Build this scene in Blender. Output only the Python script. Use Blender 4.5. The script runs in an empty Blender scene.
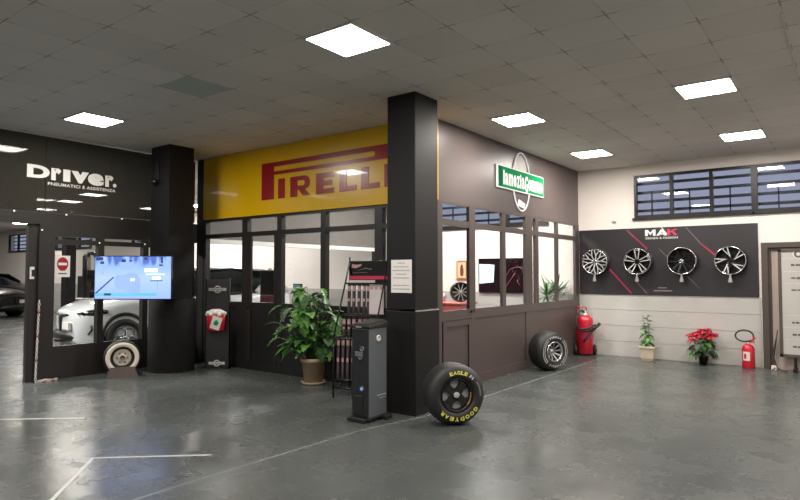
import bpy, bmesh, math, random
from mathutils import Matrix, Vector
random.seed(7)
PI = math.pi
C = bpy.context.scene.collection
R_ = math.radians
# ------------------------------------------------------------------ camera
FPX, CH, PITCH, YAW = 600.0, 1.5, 0.04, 0.643
cd = bpy.data.cameras.new('camera'); cam = bpy.data.objects.new('camera', cd); C.objects.link(cam)
cd.sensor_width = 36; cd.lens = FPX/800*36; cd.clip_end = 200
cam.location = (0, 0, CH); cam.rotation_euler = (PI/2+PITCH, 0, YAW)
bpy.context.scene.camera = cam
FW = Vector((-math.sin(YAW)*math.cos(PITCH), math.cos(YAW)*math.cos(PITCH), math.sin(PITCH)))
RT = Vector((math.cos(YAW), math.sin(YAW), 0)); UP = RT.cross(FW)
EYE = Vector((0, 0, CH))
def ray(x, y): return FW + RT*((x-400)/FPX) + UP*((250-y)/FPX)
def on_x(x, y, X): d = ray(x, y); return EYE + d*(X/d.x)
def on_y(x, y, Y): d = ray(x, y); return EYE + d*(Y/d.y)
def on_z(x, y, Z=0.): d = ray(x, y); return EYE + d*((Z-CH)/d.z)
# ------------------------------------------------------------------ main planes (metres)
ZC = 3.47            # ceiling
XB = -4.145          # office side wall
YP = 6.2             # office front wall
YB = 11.24           # back wall
XL = -9.09           # left partition
# ------------------------------------------------------------------ materials
def lin(c):
    if isinstance(c, str):
        c = c.lstrip('#'); c = [int(c[i:i+2], 16)/255 for i in (0, 2, 4)]
    return tuple((v/12.92 if v <= .04045 else ((v+.055)/1.055)**2.4) for v in c) + (1,)
def mat(name, col, rough=.5, metal=0., var=.12, scale=6., emit=None, strength=0., bump=0., coat=0., spec=.5, rvar=0.):
    m = bpy.data.materials.new(name); m.use_nodes = True
    nt = m.node_tree; N = nt.nodes; L = nt.links
    b = N['Principled BSDF']; c = lin(col)
    tc = N.new('ShaderNodeTexCoord'); nz = N.new('ShaderNodeTexNoise'); nz.inputs['Scale'].default_value = scale
    nz.inputs['Detail'].default_value = 4
    L.new(tc.outputs['Object'], nz.inputs['Vector'])
    cr = N.new('ShaderNodeValToRGB')
    cr.color_ramp.elements[0].position = .3; cr.color_ramp.elements[1].position = .7
    cr.color_ramp.elements[0].color = tuple(v*(1-var) for v in c[:3])+(1,)
    cr.color_ramp.elements[1].color = tuple(min(1, v*(1+var)) for v in c[:3])+(1,)
    L.new(nz.outputs['Fac'], cr.inputs['Fac']); L.new(cr.outputs['Color'], b.inputs['Base Color'])
    b.inputs['Roughness'].default_value = rough; b.inputs['Metallic'].default_value = metal
    b.inputs['Specular IOR Level'].default_value = spec
    b.inputs['Coat Weight'].default_value = coat
    if rvar:
        mr = N.new('ShaderNodeMapRange'); mr.inputs['To Min'].default_value = rough-rvar; mr.inputs['To Max'].default_value = rough+rvar
        L.new(nz.outputs['Fac'], mr.inputs['Value']); L.new(mr.outputs['Result'], b.inputs['Roughness'])
    if bump:
        bp = N.new('ShaderNodeBump'); bp.inputs['Strength'].default_value = bump
        L.new(nz.outputs['Fac'], bp.inputs['Height']); L.new(bp.outputs['Normal'], b.inputs['Normal'])
    if emit is not None:
        b.inputs['Emission Color'].default_value = lin(emit); b.inputs['Emission Strength'].default_value = strength
    return m
def glass_mat(name, tint=(1, 1, 1), rough=.0, base=.05, gain=.75):
    m = bpy.data.materials.new(name); m.use_nodes = True
    nt = m.node_tree; N = nt.nodes; L = nt.links
    for n in list(N):
        if n.type != 'OUTPUT_MATERIAL': N.remove(n)
    out = [n for n in N if n.type == 'OUTPUT_MATERIAL'][0]
    tr = N.new('ShaderNodeBsdfTransparent'); tr.inputs[0].default_value = tint+(1,)
    gl = N.new('ShaderNodeBsdfGlossy'); gl.inputs['Roughness'].default_value = rough
    lw = N.new('ShaderNodeLayerWeight'); lw.inputs['Blend'].default_value = .5
    pw = N.new('ShaderNodeMath'); pw.operation = 'POWER'; pw.inputs[1].default_value = 5
    ma = N.new('ShaderNodeMath'); ma.operation = 'MULTIPLY_ADD'; ma.inputs[1].default_value = gain; ma.inputs[2].default_value = base
    mx = N.new('ShaderNodeMixShader')
    L.new(lw.outputs['Facing'], pw.inputs[0]); L.new(pw.outputs[0], ma.inputs[0]); L.new(ma.outputs[0], mx.inputs[0])
    L.new(tr.outputs[0], mx.inputs[1]); L.new(gl.outputs[0], mx.inputs[2]); L.new(mx.outputs[0], out.inputs['Surface'])
    return m
def math_node(nt, op, a, b=None):
    n = nt.nodes.new('ShaderNodeMath'); n.operation = op
    for i, v in enumerate((a, b)):
        if v is None: continue
        if isinstance(v, (int, float)): n.inputs[i].default_value = v
        else: nt.links.new(v, n.inputs[i])
    return n.outputs[0]

M = {}
def mk(k, *a, **kw): M[k] = mat(k, *a, **kw)
mk('white_paint', '#F3EAE3', .6, var=.03, scale=1.5, bump=.02)
mk('dado_grey', '#B6B3AE', .55, var=.05, scale=2.5, bump=.02)
mk('brown_panel', '#4C4240', .42, var=.05, scale=2)
mk('brown_frame', '#4A413E', .4, var=.05, scale=3)
mk('brown_fascia', '#544A48', .38, var=.04, scale=2)
mk('dark_panel', '#161413', .4, var=.06, scale=2)  # panel brown made darker, the weaker light on the office front put into its colour
mk('dark_frame', '#201D1B', .38, var=.06, scale=3)
mk('mid_grey', '#6E6A65', .6, var=.05)
mk('black_pillar', '#0E0D0D', .5, var=.08, scale=2, spec=.3)
mk('black_cladding', '#0B0B0B', .7, var=.1, spec=.2)
mk('yellow', '#E7B40A', .25, var=.03, scale=2, coat=.3)
mk('sign_red', '#97121A', .25, var=.05, scale=3, coat=.3)
mk('white_letter', '#F0EEEA', .5, var=.02)
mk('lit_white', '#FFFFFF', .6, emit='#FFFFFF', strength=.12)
mk('green_sign', '#0C8A50', .8, var=.06, spec=.05, emit='#0F8A55', strength=.03)
mk('dark_green', '#0A4A33', .8, var=.06, spec=.05, emit='#0F8A55', strength=.08)
mk('black', '#141414', .45, var=.1)
mk('black_gloss', '#0C0C0D', .15, var=.1)
mk('black_metal', '#1A1A1B', .35, metal=.4)
mk('rubber', '#1B1B1B', .55, var=.15, scale=20, bump=.05)
mk('rubber_dark', '#141414', .6, var=.15, scale=20)
mk('silver', '#C9C9CB', .22, metal=1., var=.04)
mk('bright_spoke', '#D2D2D2', .3, metal=.35, var=.03)
mk('silver_matte', '#BDBBB8', .4, metal=.7, var=.05)
mk('dark_alloy', '#232324', .25, metal=.7, var=.1)
mk('grey_hole', '#C2C2BF', .5, var=.1)
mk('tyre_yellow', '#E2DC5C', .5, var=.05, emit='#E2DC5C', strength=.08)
mk('tyre_white', '#D8D8D4', .55, var=.05)
mk('reflection_tint', '#B7834A', .35, metal=.5)
mk('cream', '#D9D1BF', .5, var=.06)
mk('hub_cream', '#B8AD9F', .4, metal=.2, var=.06)
mk('stand_brown', '#5B5048', .5, var=.1)
mk('ext_red', '#C4142A', .3, var=.04, coat=.4)
mk('label_white', '#DEDAD4', .5, var=.05)
mk('pot_beige', '#B69F84', .6, var=.08, scale=10)
mk('pot_pale', '#CDBEA4', .6, var=.08, scale=10)
mk('soil', '#2A2019', .9, var=.3, scale=40)
mk('leaf', '#3B6A2C', .42, var=.4, scale=5)
mk('leaf_light', '#5E9440', .4, var=.3, scale=5)
mk('leaf_dark', '#26431F', .45, var=.35, scale=6)
mk('leaf_office', '#3F6A45', .45, var=.35, scale=6)
mk('stem', '#5E7A3C', .5, var=.2)
mk('bract_red', '#C1142B', .45, var=.25, scale=9)
mk('tower_grey', '#5E6468', .4, metal=.15, var=.05)
mk('tower_dark', '#1E2022', .3, var=.08)
mk('blue_led', '#6C8CD8', .3, emit='#5C84E8', strength=.6)
mk('pink_label', '#B98F90', .5, var=.1)
mk('pack_dark', '#241A1D', .3, var=.2, coat=.4)
mk('pack_clear', '#4E4446', .2, var=.2, coat=.5)
mk('pack_white', '#DCCFCE', .45, var=.05)
mk('magenta', '#D02A56', .4, var=.05)
mk('magenta_dim', '#9E2344', .4, var=.1)
mk('grey_line', '#77706F', .5, var=.05)
mk('board_black', '#262326', .35, var=.06, scale=1.5)
mk('sheet_white', '#E6E2DE', .6, var=.02)
mk('ink', '#5A5654', .6)
mk('ink_light', '#8A8683', .6)
mk('tape_white', '#C3C3BE', .5, var=.1, scale=14)
mk('joint', '#8E9490', .5, var=.2, scale=10)
mk('desk_red', '#C2514F', .35, var=.05)
mk('orange', '#BA6A3A', .5, var=.15, scale=14)
mk('picture_cream', '#E2CDA2', .6, var=.08)
mk('picture_dark', '#7A2D22', .6, var=.2)
mk('car_white', '#D9DBDC', .2, var=.02, coat=.8)
mk('car_black', '#060607', .3, var=.05, coat=.15, spec=.3)
mk('car_glass', '#10171C', .05, var=.05, spec=.8)
mk('chain_red', '#B03030', .5); mk('chain_white', '#DCD6D0', .5)
mk('display_body', '#B7B4AE', .5, var=.04, scale=3)
mk('display_frame', '#4A423B', .45, var=.08)
mk('door_beige', '#B7A69B', .6, var=.05)
mk('door_frame', '#453C36', .45, var=.08)
mk('bag_fluff', '#ECE7E2', .9, var=.06, scale=30, bump=.5)
mk('led_screen_dark', '#140A0D', .15, emit='#1C0A10', strength=.3)
mk('led_red', '#6A2C36', .3, emit='#8A5866', strength=.3)
mk('led_cyan', '#BFE6F0', .3, emit='#BFE6F0', strength=.75)
mk('led_white', '#E8F4FF', .3, emit='#E6F2FF', strength=.85)
mk('led_teal', '#4A9AB0', .3, emit='#4E9CB4', strength=.7)
mk('led_navy', '#1C2A50', .3, emit='#26386A', strength=.45)
mk('led_slate', '#6C86C8', .3, emit='#7890D4', strength=.75)
mk('led_slate_dim', '#56646E', .3, emit='#6C8794', strength=.25)
mk('led_pale', '#AFC4F8', .3, emit='#A9BFF8', strength=.85)
mk('facade', '#39415A', .8, var=.15)
mk('diffuser', '#FFFFFF', .5, emit='#FFF6EC', strength=48.)
mk('chair_red', '#4A1A1C', .6)
mk('panel_rim', '#D8D6D2', .5)
M['glass'] = glass_mat('clear_glass', (.93, .95, .94), base=.035)
M['glass_dim'] = glass_mat('dim_glass', (.88, .9, .89), base=.045)
def smoked(name):
    m = glass_mat(name, (.30, .31, .30), rough=.02, base=.03, gain=.6)
    nt = m.node_tree; N = nt.nodes; L = nt.links; out = [n for n in N if n.type == 'OUTPUT_MATERIAL'][0]
    src = out.inputs['Surface'].links[0].from_socket
    d = N.new('ShaderNodeBsdfDiffuse'); d.inputs[0].default_value = lin('#45433D')
    nz = N.new('ShaderNodeTexNoise'); nz.inputs['Scale'].default_value = .8
    mr = N.new('ShaderNodeMapRange'); mr.inputs['To Min'].default_value = .35; mr.inputs['To Max'].default_value = .6; L.new(nz.outputs['Fac'], mr.inputs['Value'])
    mx = N.new('ShaderNodeMixShader'); L.new(mr.outputs['Result'], mx.inputs[0]); L.new(src, mx.inputs[1]); L.new(d.outputs[0], mx.inputs[2]); L.new(mx.outputs[0], out.inputs['Surface'])
    return m
M['dark_fascia'] = smoked('dark_fascia')
M['glass_window'] = glass_mat('window_glass', (.8, .86, .95), base=.06)
# floor: polished dark epoxy
def floor_mat():
    m = mat('polished_floor', '#4A4E4C', .22, var=.1, scale=.9, spec=.36)
    nt = m.node_tree; N = nt.nodes; L = nt.links; b = N['Principled BSDF']
    tc = N.new('ShaderNodeTexCoord')
    n1 = N.new('ShaderNodeTexNoise'); n1.inputs['Scale'].default_value = 2.2; n1.inputs['Detail'].default_value = 8; n1.inputs['Roughness'].default_value = .65
    n2 = N.new('ShaderNodeTexNoise'); n2.inputs['Scale'].default_value = 14; n2.inputs['Detail'].default_value = 5
    L.new(tc.outputs['Object'], n1.inputs['Vector']); L.new(tc.outputs['Object'], n2.inputs['Vector'])
    mr = N.new('ShaderNodeMapRange'); mr.inputs['From Min'].default_value = .3; mr.inputs['From Max'].default_value = .7
    mr.inputs['To Min'].default_value = .16; mr.inputs['To Max'].default_value = .36
    L.new(n1.outputs['Fac'], mr.inputs['Value']); L.new(mr.outputs['Result'], b.inputs['Roughness'])
    bp = N.new('ShaderNodeBump'); bp.inputs['Strength'].default_value = .012; bp.inputs['Distance'].default_value = .02
    ad = math_node(nt, 'ADD', n1.outputs['Fac'], math_node(nt, 'MULTIPLY', n2.outputs['Fac'], .2))
    L.new(ad, bp.inputs['Height']); L.new(bp.outputs['Normal'], b.inputs['Normal'])
    return m
M['floor'] = floor_mat()
def ceiling_mat(name, col):
    m = mat(name, col, .75, var=.05, scale=.8)
    nt = m.node_tree; N = nt.nodes; L = nt.links; b = N['Principled BSDF']
    g = N.new('ShaderNodeNewGeometry'); sp = N.new('ShaderNodeSeparateXYZ'); L.new(g.outputs['Position'], sp.inputs[0])
    def edge(o, off):
        f = math_node(nt, 'FRACT', math_node(nt, 'DIVIDE', math_node(nt, 'ADD', o, off), .54))
        return math_node(nt, 'MINIMUM', f, math_node(nt, 'SUBTRACT', 1., f))
    ex = edge(sp.outputs['X'], 2.52+54); ey = edge(sp.outputs['Y'], -2.37+54)
    lx = math_node(nt, 'LESS_THAN', ex, .013); ly = math_node(nt, 'LESS_THAN', ey, .013)
    line = math_node(nt, 'MAXIMUM', lx, ly)
    r = math_node(nt, 'SQRT', math_node(nt, 'ADD', math_node(nt, 'POWER', ex, 2.), math_node(nt, 'POWER', ey, 2.)))
    near = math_node(nt, 'LESS_THAN', math_node(nt, 'ADD', ex, ey), .16)
    dark = math_node(nt, 'MULTIPLY', line, math_node(nt, 'ADD', .14, math_node(nt, 'MULTIPLY', near, .42)))
    mx = N.new('ShaderNodeMix'); mx.data_type = 'RGBA'
    src = b.inputs['Base Color'].links[0].from_socket
    # every tile a slightly different tone
    wn = N.new('ShaderNodeTexWhiteNoise'); wn.noise_dimensions = '2D'
    cx = N.new('ShaderNodeCombineXYZ')
    L.new(math_node(nt, 'FLOOR', math_node(nt, 'DIVIDE', math_node(nt, 'ADD', sp.outputs['X'], 2.52+54), .54)), cx.inputs[0])
    L.new(math_node(nt, 'FLOOR', math_node(nt, 'DIVIDE', math_node(nt, 'ADD', sp.outputs['Y'], -2.37+54), .54)), cx.inputs[1])
    L.new(cx.outputs[0], wn.inputs['Vector'])
    hs = N.new('ShaderNodeHueSaturation')
    L.new(math_node(nt, 'ADD', .95, math_node(nt, 'MULTIPLY', wn.outputs['Value'], .1)), hs.inputs['Value'])
    L.new(src, hs.inputs['Color'])
    L.new(dark, mx.inputs['Factor']); L.new(hs.outputs['Color'], mx.inputs['A']); mx.inputs['B'].default_value = (.06, .055, .05, 1)
    L.new(mx.outputs['Result'], b.inputs['Base Color'])
    return m
M['ceiling'] = ceiling_mat('ceiling_tiles', '#DED8D0')
mk('ceiling_patch', '#B2BAB0', .7, var=.05)
mk('tbar', '#CFCBC4', .6)
# tv picture: soft blue gradient with blotches
def screen_mat():
    m = bpy.data.materials.new('showroom_screen'); m.use_nodes = True
    nt = m.node_tree; N = nt.nodes; L = nt.links; b = N['Principled BSDF']
    b.inputs['Base Color'].default_value = (.01, .01, .012, 1); b.inputs['Roughness'].default_value = .2
    tc = N.new('ShaderNodeTexCoord'); sp = N.new('ShaderNodeSeparateXYZ'); L.new(tc.outputs['Object'], sp.inputs[0])
    nz = N.new('ShaderNodeTexNoise'); nz.inputs['Scale'].default_value = 5; nz.inputs['Detail'].default_value = 3
    mp = N.new('ShaderNodeMapping'); mp.inputs['Scale'].default_value = (2.2, 1, .5); L.new(tc.outputs['Object'], mp.inputs['Vector']); L.new(mp.outputs[0], nz.inputs['Vector'])
    cr = N.new('ShaderNodeValToRGB'); e = cr.color_ramp.elements
    e[0].position = 0.; e[0].color = lin('#7F9CEB'); e[1].position = 1.; e[1].color = lin('#3E5BA8')
    n = e.new(.5); n.color = lin('#93AEF4'); n = e.new(.78); n.color = lin('#7C9CE6')
    h = math_node(nt, 'ADD', math_node(nt, 'DIVIDE', sp.outputs['Z'], .62), .5)
    top = math_node(nt, 'MAXIMUM', math_node(nt, 'SUBTRACT', h, .72), 0.)
    f = math_node(nt, 'ADD', h, math_node(nt, 'MULTIPLY', top, math_node(nt, 'MULTIPLY', math_node(nt, 'SUBTRACT', nz.outputs['Fac'], .5), 9.)))
    L.new(f, cr.inputs['Fac']); L.new(cr.outputs['Color'], b.inputs['Emission Color']); b.inputs['Emission Strength'].default_value = 1.0
    return m
M['screen'] = screen_mat()
# ------------------------------------------------------------------ mesh builder
_glyphs = {}
def glyph(body, bold=0., space=1.):
    k = (body, bold, space)
    if k not in _glyphs:
        cu = bpy.data.curves.new('t', 'FONT'); cu.body = body; cu.size = 1; cu.offset = bold; cu.space_character = space; cu.resolution_u = 4
        o = bpy.data.objects.new('t', cu); C.objects.link(o)
        dg = bpy.context.evaluated_depsgraph_get(); me = o.evaluated_get(dg).to_mesh()
        vs = [(v.co.x, v.co.y) for v in me.vertices]; fs = [tuple(p.vertices) for p in me.polygons]
        o.evaluated_get(dg).to_mesh_clear()
        bpy.data.objects.remove(o); bpy.data.curves.remove(cu)
        _glyphs[k] = (vs, fs)
    return _glyphs[k]
class MB:
    def __init__(s): s.v = []; s.f = []; s.mi = []; s.sm = []; s.T = Matrix()
    def add(s, vs, fs, m=0, sm=False):
        n = len(s.v); s.v += [s.T @ Vector(v) for v in vs]
        for f in fs: s.f.append(tuple(i+n for i in f)); s.mi.append(m); s.sm.append(sm)
        return s
    def box(s, x0, x1, y0, y1, z0, z1, m=0):
        v = [(x, y, z) for z in (z0, z1) for y in (y0, y1) for x in (x0, x1)]
        return s.add(v, [(0, 2, 3, 1), (4, 5, 7, 6), (0, 1, 5, 4), (2, 6, 7, 3), (0, 4, 6, 2), (1, 3, 7, 5)], m)
    def rbox(s, x0, x1, y0, y1, z0, z1, r=.01, m=0, n=3):   # vertical edges rounded, top edge chamfered
        pts = []
        for cx, cy, a0 in ((x1-r, y1-r, 0), (x0+r, y1-r, 90), (x0+r, y0+r, 180), (x1-r, y0+r, 270)):
            for i in range(n+1):
                a = R_(a0+90*i/n); pts.append((cx+r*math.cos(a), cy+r*math.sin(a)))
        c = ((x0+x1)/2, (y0+y1)/2); q = min(r*.4, (z1-z0)*.3)
        def ring(k, z): return [(c[0]+(p[0]-c[0])*(1-k/max(.001, (x1-x0)/2)), c[1]+(p[1]-c[1])*(1-k/max(.001, (y1-y0)/2)), z) for p in pts]
        rings = [ring(q, z0), ring(0, z0+q), ring(0, z1-q), ring(q, z1)]
        return s.loft(rings, closed=True, caps=True, m=m)
    def loft(s, rings, closed=True, caps=False, m=0, sm=False):
        n = len(rings[0]); vs = [p for r in rings for p in r]; fs = []
        for i in range(len(rings)-1):
            for j in range(n if closed else n-1):
                k = (j+1) % n; fs.append((i*n+j, i*n+k, (i+1)*n+k, (i+1)*n+j))
        s.add(vs, fs, m, sm)
        if caps:
            s.add(rings[0], [tuple(reversed(range(n)))], m); s.add(rings[-1], [tuple(range(n))], m)
        return s
    def lathe(s, prof, n=32, m=0, sm=True, cap0=False, cap1=False, a0=0., a1=2*PI):
        full = abs(a1-a0-2*PI) < 1e-6; k = n if full else n+1
        rings = [[(r*math.cos(a0+(a1-a0)*i/n), r*math.sin(a0+(a1-a0)*i/n), z) for i in range(k)] for r, z in prof]
        s.loft(rings, full, False, m, sm)
        if cap0: s.add(rings[0], [tuple(reversed(range(k)))], m)
        if cap1: s.add(rings[-1], [tuple(range(k))], m)
        return s
    def cyl(s, p0, p1, r0, r1=None, n=14, m=0, caps=True, sm=True):
        r1 = r0 if r1 is None else r1; p0 = Vector(p0); p1 = Vector(p1); d = (p1-p0).normalized()
        u = d.orthogonal().normalized(); w = d.cross(u)
        rings = [[tuple(p+(u*math.cos(2*PI*i/n)+w*math.sin(2*PI*i/n))*r) for i in range(n)] for p, r in ((p0, r0), (p1, r1))]
        return s.loft(rings, True, caps, m, sm)
    def tube(s, pts, r, n=8, m=0, closed=False, caps=True, flat=1.):
        pts = [Vector(p) for p in pts]; rings = []; N = len(pts); u = None
        for i, p in enumerate(pts):
            a = pts[(i-1) % N] if (closed or i > 0) else p; b = pts[(i+1) % N] if (closed or i < N-1) else p
            d = (b-a).normalized()
            if u is None: u = d.orthogonal().normalized()
            u = (u-d*u.dot(d)).normalized(); w = d.cross(u)
            rr = r[i] if isinstance(r, (list, tuple)) else r
            rings.append([tuple(p+(u*math.cos(2*PI*k/n)+w*math.sin(2*PI*k/n)*flat)*rr) for k in range(n)])
        if closed: rings.append(rings[0])
        return s.loft(rings, True, caps and not closed, m, True)
    def prism(s, poly, z0, z1, m=0, sm=False):       # polygon in local XY
        n = len(poly)
        b = [(x, y, z0) for x, y in poly]; t = [(x, y, z1) for x, y in poly]
        s.add(b+t, [tuple(reversed(range(n))), tuple(range(n, 2*n))]+[(i, (i+1) % n, n+(i+1) % n, n+i) for i in range(n)], m, sm)
        return s
    def text(s, body, x0, x1, y0, y1, z=0., m=0, bold=0., space=1.):
        vs, fs = glyph(body, bold, space)
        ax = min(v[0] for v in vs); bx = max(v[0] for v in vs); ay = min(v[1] for v in vs); by = max(v[1] for v in vs)
        q = [(x0+(v[0]-ax)/(bx-ax)*(x1-x0), y0+(v[1]-ay)/(by-ay)*(y1-y0), z) for v in vs]
        return s.add(q, fs, m)
    def build(s, name, mats, parent=None, kind=None, bevel=0.):
        me = bpy.data.meshes.new(name); me.from_pydata([tuple(v) for v in s.v], [], s.f)
        if not isinstance(mats, (list, tuple)): mats = [mats]
        for m in mats: me.materials.append(M[m] if isinstance(m, str) else m)
        me.polygons.foreach_set('material_index', s.mi); me.polygons.foreach_set('use_smooth', s.sm)
        me.update()
        bm = bmesh.new(); bm.from_mesh(me); bmesh.ops.remove_doubles(bm, verts=bm.verts, dist=1e-5)
        bmesh.ops.recalc_face_normals(bm, faces=bm.faces); bm.to_mesh(me); bm.free()
        o = bpy.data.objects.new(name, me); C.objects.link(o)
        if parent: o.parent = parent
        if kind: o['kind'] = kind
        if bevel:
            b = o.modifiers.new('bevel', 'BEVEL'); b.width = bevel; b.segments = 2; b.limit_method = 'ANGLE'; b.angle_limit = R_(40)
        return o
def tag(o, label, cat, group=None):
    o['label'] = label; o['category'] = cat
    if group: o['group'] = group
    return o
def thing(name, label, cat, loc=(0, 0, 0), rz=0., group=None):
    o = bpy.data.objects.new(name, None); C.objects.link(o); o.location = loc; o.rotation_euler = (0, 0, rz); o.empty_display_size = .1
    return tag(o, label, cat, group)
def struct_root(name, loc=(0, 0, 0)):
    o = bpy.data.objects.new(name, None); C.objects.link(o); o.location = loc; o['kind'] = 'structure'; return o
def copy_tree(o, parent=None):
    c = o.copy(); C.objects.link(c); c.parent = parent
    for ch in o.children: copy_tree(ch, c)
    return c
def to_cam(x, y): return math.atan2(-x, y)          # rotation about z that turns local -Y toward the eye from (x, y)
FRONT = Matrix.Rotation(PI/2, 4, 'X')               # XY drawing -> stands up, faces local -Y
def plane_mb(kind, val):                            # MB whose local x,y run along a wall and up, z comes out of it
    b = MB()
    if kind == 'y': b.T = Matrix(((1, 0, 0, 0), (0, 0, -1, val), (0, 1, 0, 0), (0, 0, 0, 1)))      # wall facing -Y: x = world x
    else: b.T = Matrix(((0, 0, 1, val), (1, 0, 0, 0), (0, 1, 0, 0), (0, 0, 0, 1)))                 # wall facing +X: x = world y
    return b
# ================================================================== SETTING
b = MB(); b.box(-34, 3.5, -6, YB+.3, -.1, 0); b.build('floor', 'floor', kind='structure')
b = MB(); b.box(-34, 3.5, -6, YB+.3, ZC, ZC+.1)
x0 = -2.52-.54*6; y0 = 2.37+.54*2
b.add([(x0, y0, ZC-.002), (x0, y0+.54, ZC-.002), (x0-.54*.0+.54, y0+.54, ZC-.002), (x0+.54, y0, ZC-.002)], [(0, 1, 2, 3)], 1)
b.build('ceiling', ['ceiling', 'ceiling_patch'], kind='structure')
# light T-bars in the ceiling
for i, (x, ya, yb) in enumerate(((-2.0, 6.1, 7.42), (-2.54, 7.0, 9.45), (-.37, 5.3, 7.5))):
    b = MB(); b.box(x-.008, x+.008, ya, yb, ZC-.006, ZC); b.build('trim_%d' % (i+1), 'tbar', kind='structure')
# back wall with its row of high windows
WZ0, WZ1 = 2.51, 3.28
WIN = [(-30.8, -28.8, 2), (-26.1, -23.1, 3), (-20.2, -17.2, 3), (-7.45, -4.75, 3), (-3.1, -1.21, 3), (-1.21, 1.2, 3)]
b = MB(); b.box(-34, 3.5, YB, YB+.25, 0, WZ0); b.box(-34, 3.5, YB, YB+.25, WZ1, ZC)
xs = -34
for xa, xb, n in WIN:
    if xa > xs+.01: b.box(xs, xa, YB, YB+.25, WZ0, WZ1)
    xs = xb
b.box(xs, 3.5, YB, YB+.25, WZ0, WZ1)
b.build('wall_back', 'white_paint', kind='structure')
b = MB(); b.box(-34.2, -34, -6, YB+.3, 0, ZC); b.build('wall_far_left', 'white_paint', kind='structure')
b = MB(); b.box(3.5, 3.7, -6, YB+.3, 0, ZC); b.build('wall_right', 'white_paint', kind='structure')
b = MB(); b.box(-34, 3.5, -6.2, -6, 0, ZC); b.build('wall_front', 'dado_grey', kind='structure')
# grey dado of long concrete boards below the board
b = MB()
zz = [0, .275, .56, .845, 1.125]
for i in range(4):
    for xa, xb in ((-34, -13), (-12.99, XL-.05), (XL+.05, XB-.12), (XB+.003, -1.15)):
        b.box(xa, xb, YB-.012, YB, zz[i]+.003, zz[i+1]-.004)
b.build('baseboard_back', 'dado_grey', kind='structure')
def window_back(i, xa, xb, n):
    r = struct_root('window_%d' % i)
    f = MB(); t = .045; y0, y1 = YB-.03, YB+.06
    f.box(xa, xb, y0, y1, WZ0, WZ0+t); f.box(xa, xb, y0, y1, WZ1-t, WZ1)
    w = (xb-xa)/n
    for k in range(n+1):
        x = xa+w*k; ww = .028 if 0 < k < n else .045
        f.box(max(xa, x-ww), min(xb, x+ww), y0, y1, WZ0+t, WZ1-t)
    f.box(xa-.03, xb+.0, YB-.05, YB-.002, WZ0-.04, WZ0)
    f.build('window_frame', 'black_metal', r)
    for k in range(n):
        g = MB(); g.add([(xa+w*k, YB+.02, WZ0), (xa+w*k+w, YB+.02, WZ0), (xa+w*k+w, YB+.02, WZ1), (xa+w*k, YB+.02, WZ1)], [(0, 1, 2, 3)])
        g.build('pane', 'glass_window', r)
    g = MB()
    for k in range(4):
        z = WZ0+.12+k*.165; g.box(xa, xb, YB+.2, YB+.235, z, z+.05)
    for k in range(n):
        x = xa+w*(k+.38); g.box(x, x+.02, YB+.2, YB+.235, WZ0, WZ0+.5)
    g.build('security_bar', 'black_metal', r)
for i, w in enumerate(WIN): window_back(i+1, *w)
# ---- office side wall (faces right): lower panels, glazing, fascia
b = MB()
Y0, Y1, ZS = 6.22, YB-.015, 1.0
b.box(XB-.07, XB, Y0, Y1, 0, ZS)
for (ya, yb) in ((6.42, 7.05), (7.28, 8.86), (8.96, 11.0)):          # raised frames around the sunk panels
    pass
b.box(XB, XB+.012, Y0, Y1, 0, .13)
for ya, yb in ((Y0, 6.40), (7.13, 7.26), (8.86, 8.98), (11.06, Y1)): b.box(XB, XB+.012, ya, yb, .13, .9)
b.box(XB, XB+.012, Y0, Y1, .9, 1.0)
b.build('wall_office_side', 'brown_panel', kind='structure')
b = MB(); b.box(XB-.09, XB+.004, 6.33, Y1, 2.43, ZC); b.build('wall_office_side_upper', 'brown_fascia', kind='structure')
def glazing(i, axis, val, posts, z0, z1, z2, z3, mat_frame, gmat, a0, a1, dep=.07):
    """posts: list of (from, to) solid uprights; z0 sill, z1..z2 transom bar, z3 head"""
    r = struct_root('window_%d' % i)
    f = MB()
    def bx(u0, u1, za, zb, e=0.):
        if axis == 'x': f.box(val-dep, val+.012+e, u0, u1, za, zb)
        else: f.box(u0, u1, val-.012-e, val+dep, za, zb)
    for u0, u1 in posts: bx(u0, u1, z0, z3)
    segs = []; p = sorted(posts)
    for k in range(len(p)-1): segs.append((p[k][1], p[k+1][0]))
    for u0, u1 in segs:
        bx(u0, u1, z1, z2, -.004); bx(u0, u1, z3-.03, z3, -.004); bx(u0, u1, z0, z0+.025, -.004)
        for za, zb in ((z0+.025, z1), (z2, z3-.03)):
            g = MB(); e = val-.012 if axis == 'x' else val+.03
            q = [(e, u0, za), (e, u1, za), (e, u1, zb), (e, u0, zb)]
            if axis == 'y': q = [(t[1], t[0], t[2]) for t in q]
            g.add(q, [(0, 1, 2, 3)]); g.build('pane', gmat, r)
    f.build('window_frame', mat_frame, r)
    return r
glazing(7, 'x', XB, [(6.27, 6.42), (7.09, 7.25), (8.06, 8.17), (8.86, 9.12), (9.24, 9.36), (10.12, 10.21), (11.03, Y1)], 1.0, 2.13, 2.21, 2.44, 'brown_frame', 'glass', 0, 0, dep=.034)
# door leaf lines and knob of the side door
r = struct_root('door_1'); b = MB()
b.box(XB+.003, XB+.02, 6.42, 6.50, .13, .89); b.box(XB+.003, XB+.02, 7.06, 7.13, .13, .89); b.box(XB+.003, XB+.02, 6.5, 7.06, .82, .89); b.box(XB+.003, XB+.02, 6.5, 7.06, .13, .22)
b.build('leaf_frame', 'brown_panel', r)
b = MB(); b.cyl((XB+.01, 7.13, 1.0), (XB+.045, 7.13, 1.0), .012); b.cyl((XB+.045, 7.13, 1.0), (XB+.06, 7.13, 1.0), .022); b.cyl((XB+.055, 7.13, 1.0), (XB+.055, 7.05, .99), .008)
b.build('handle', 'black_metal', r)
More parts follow.
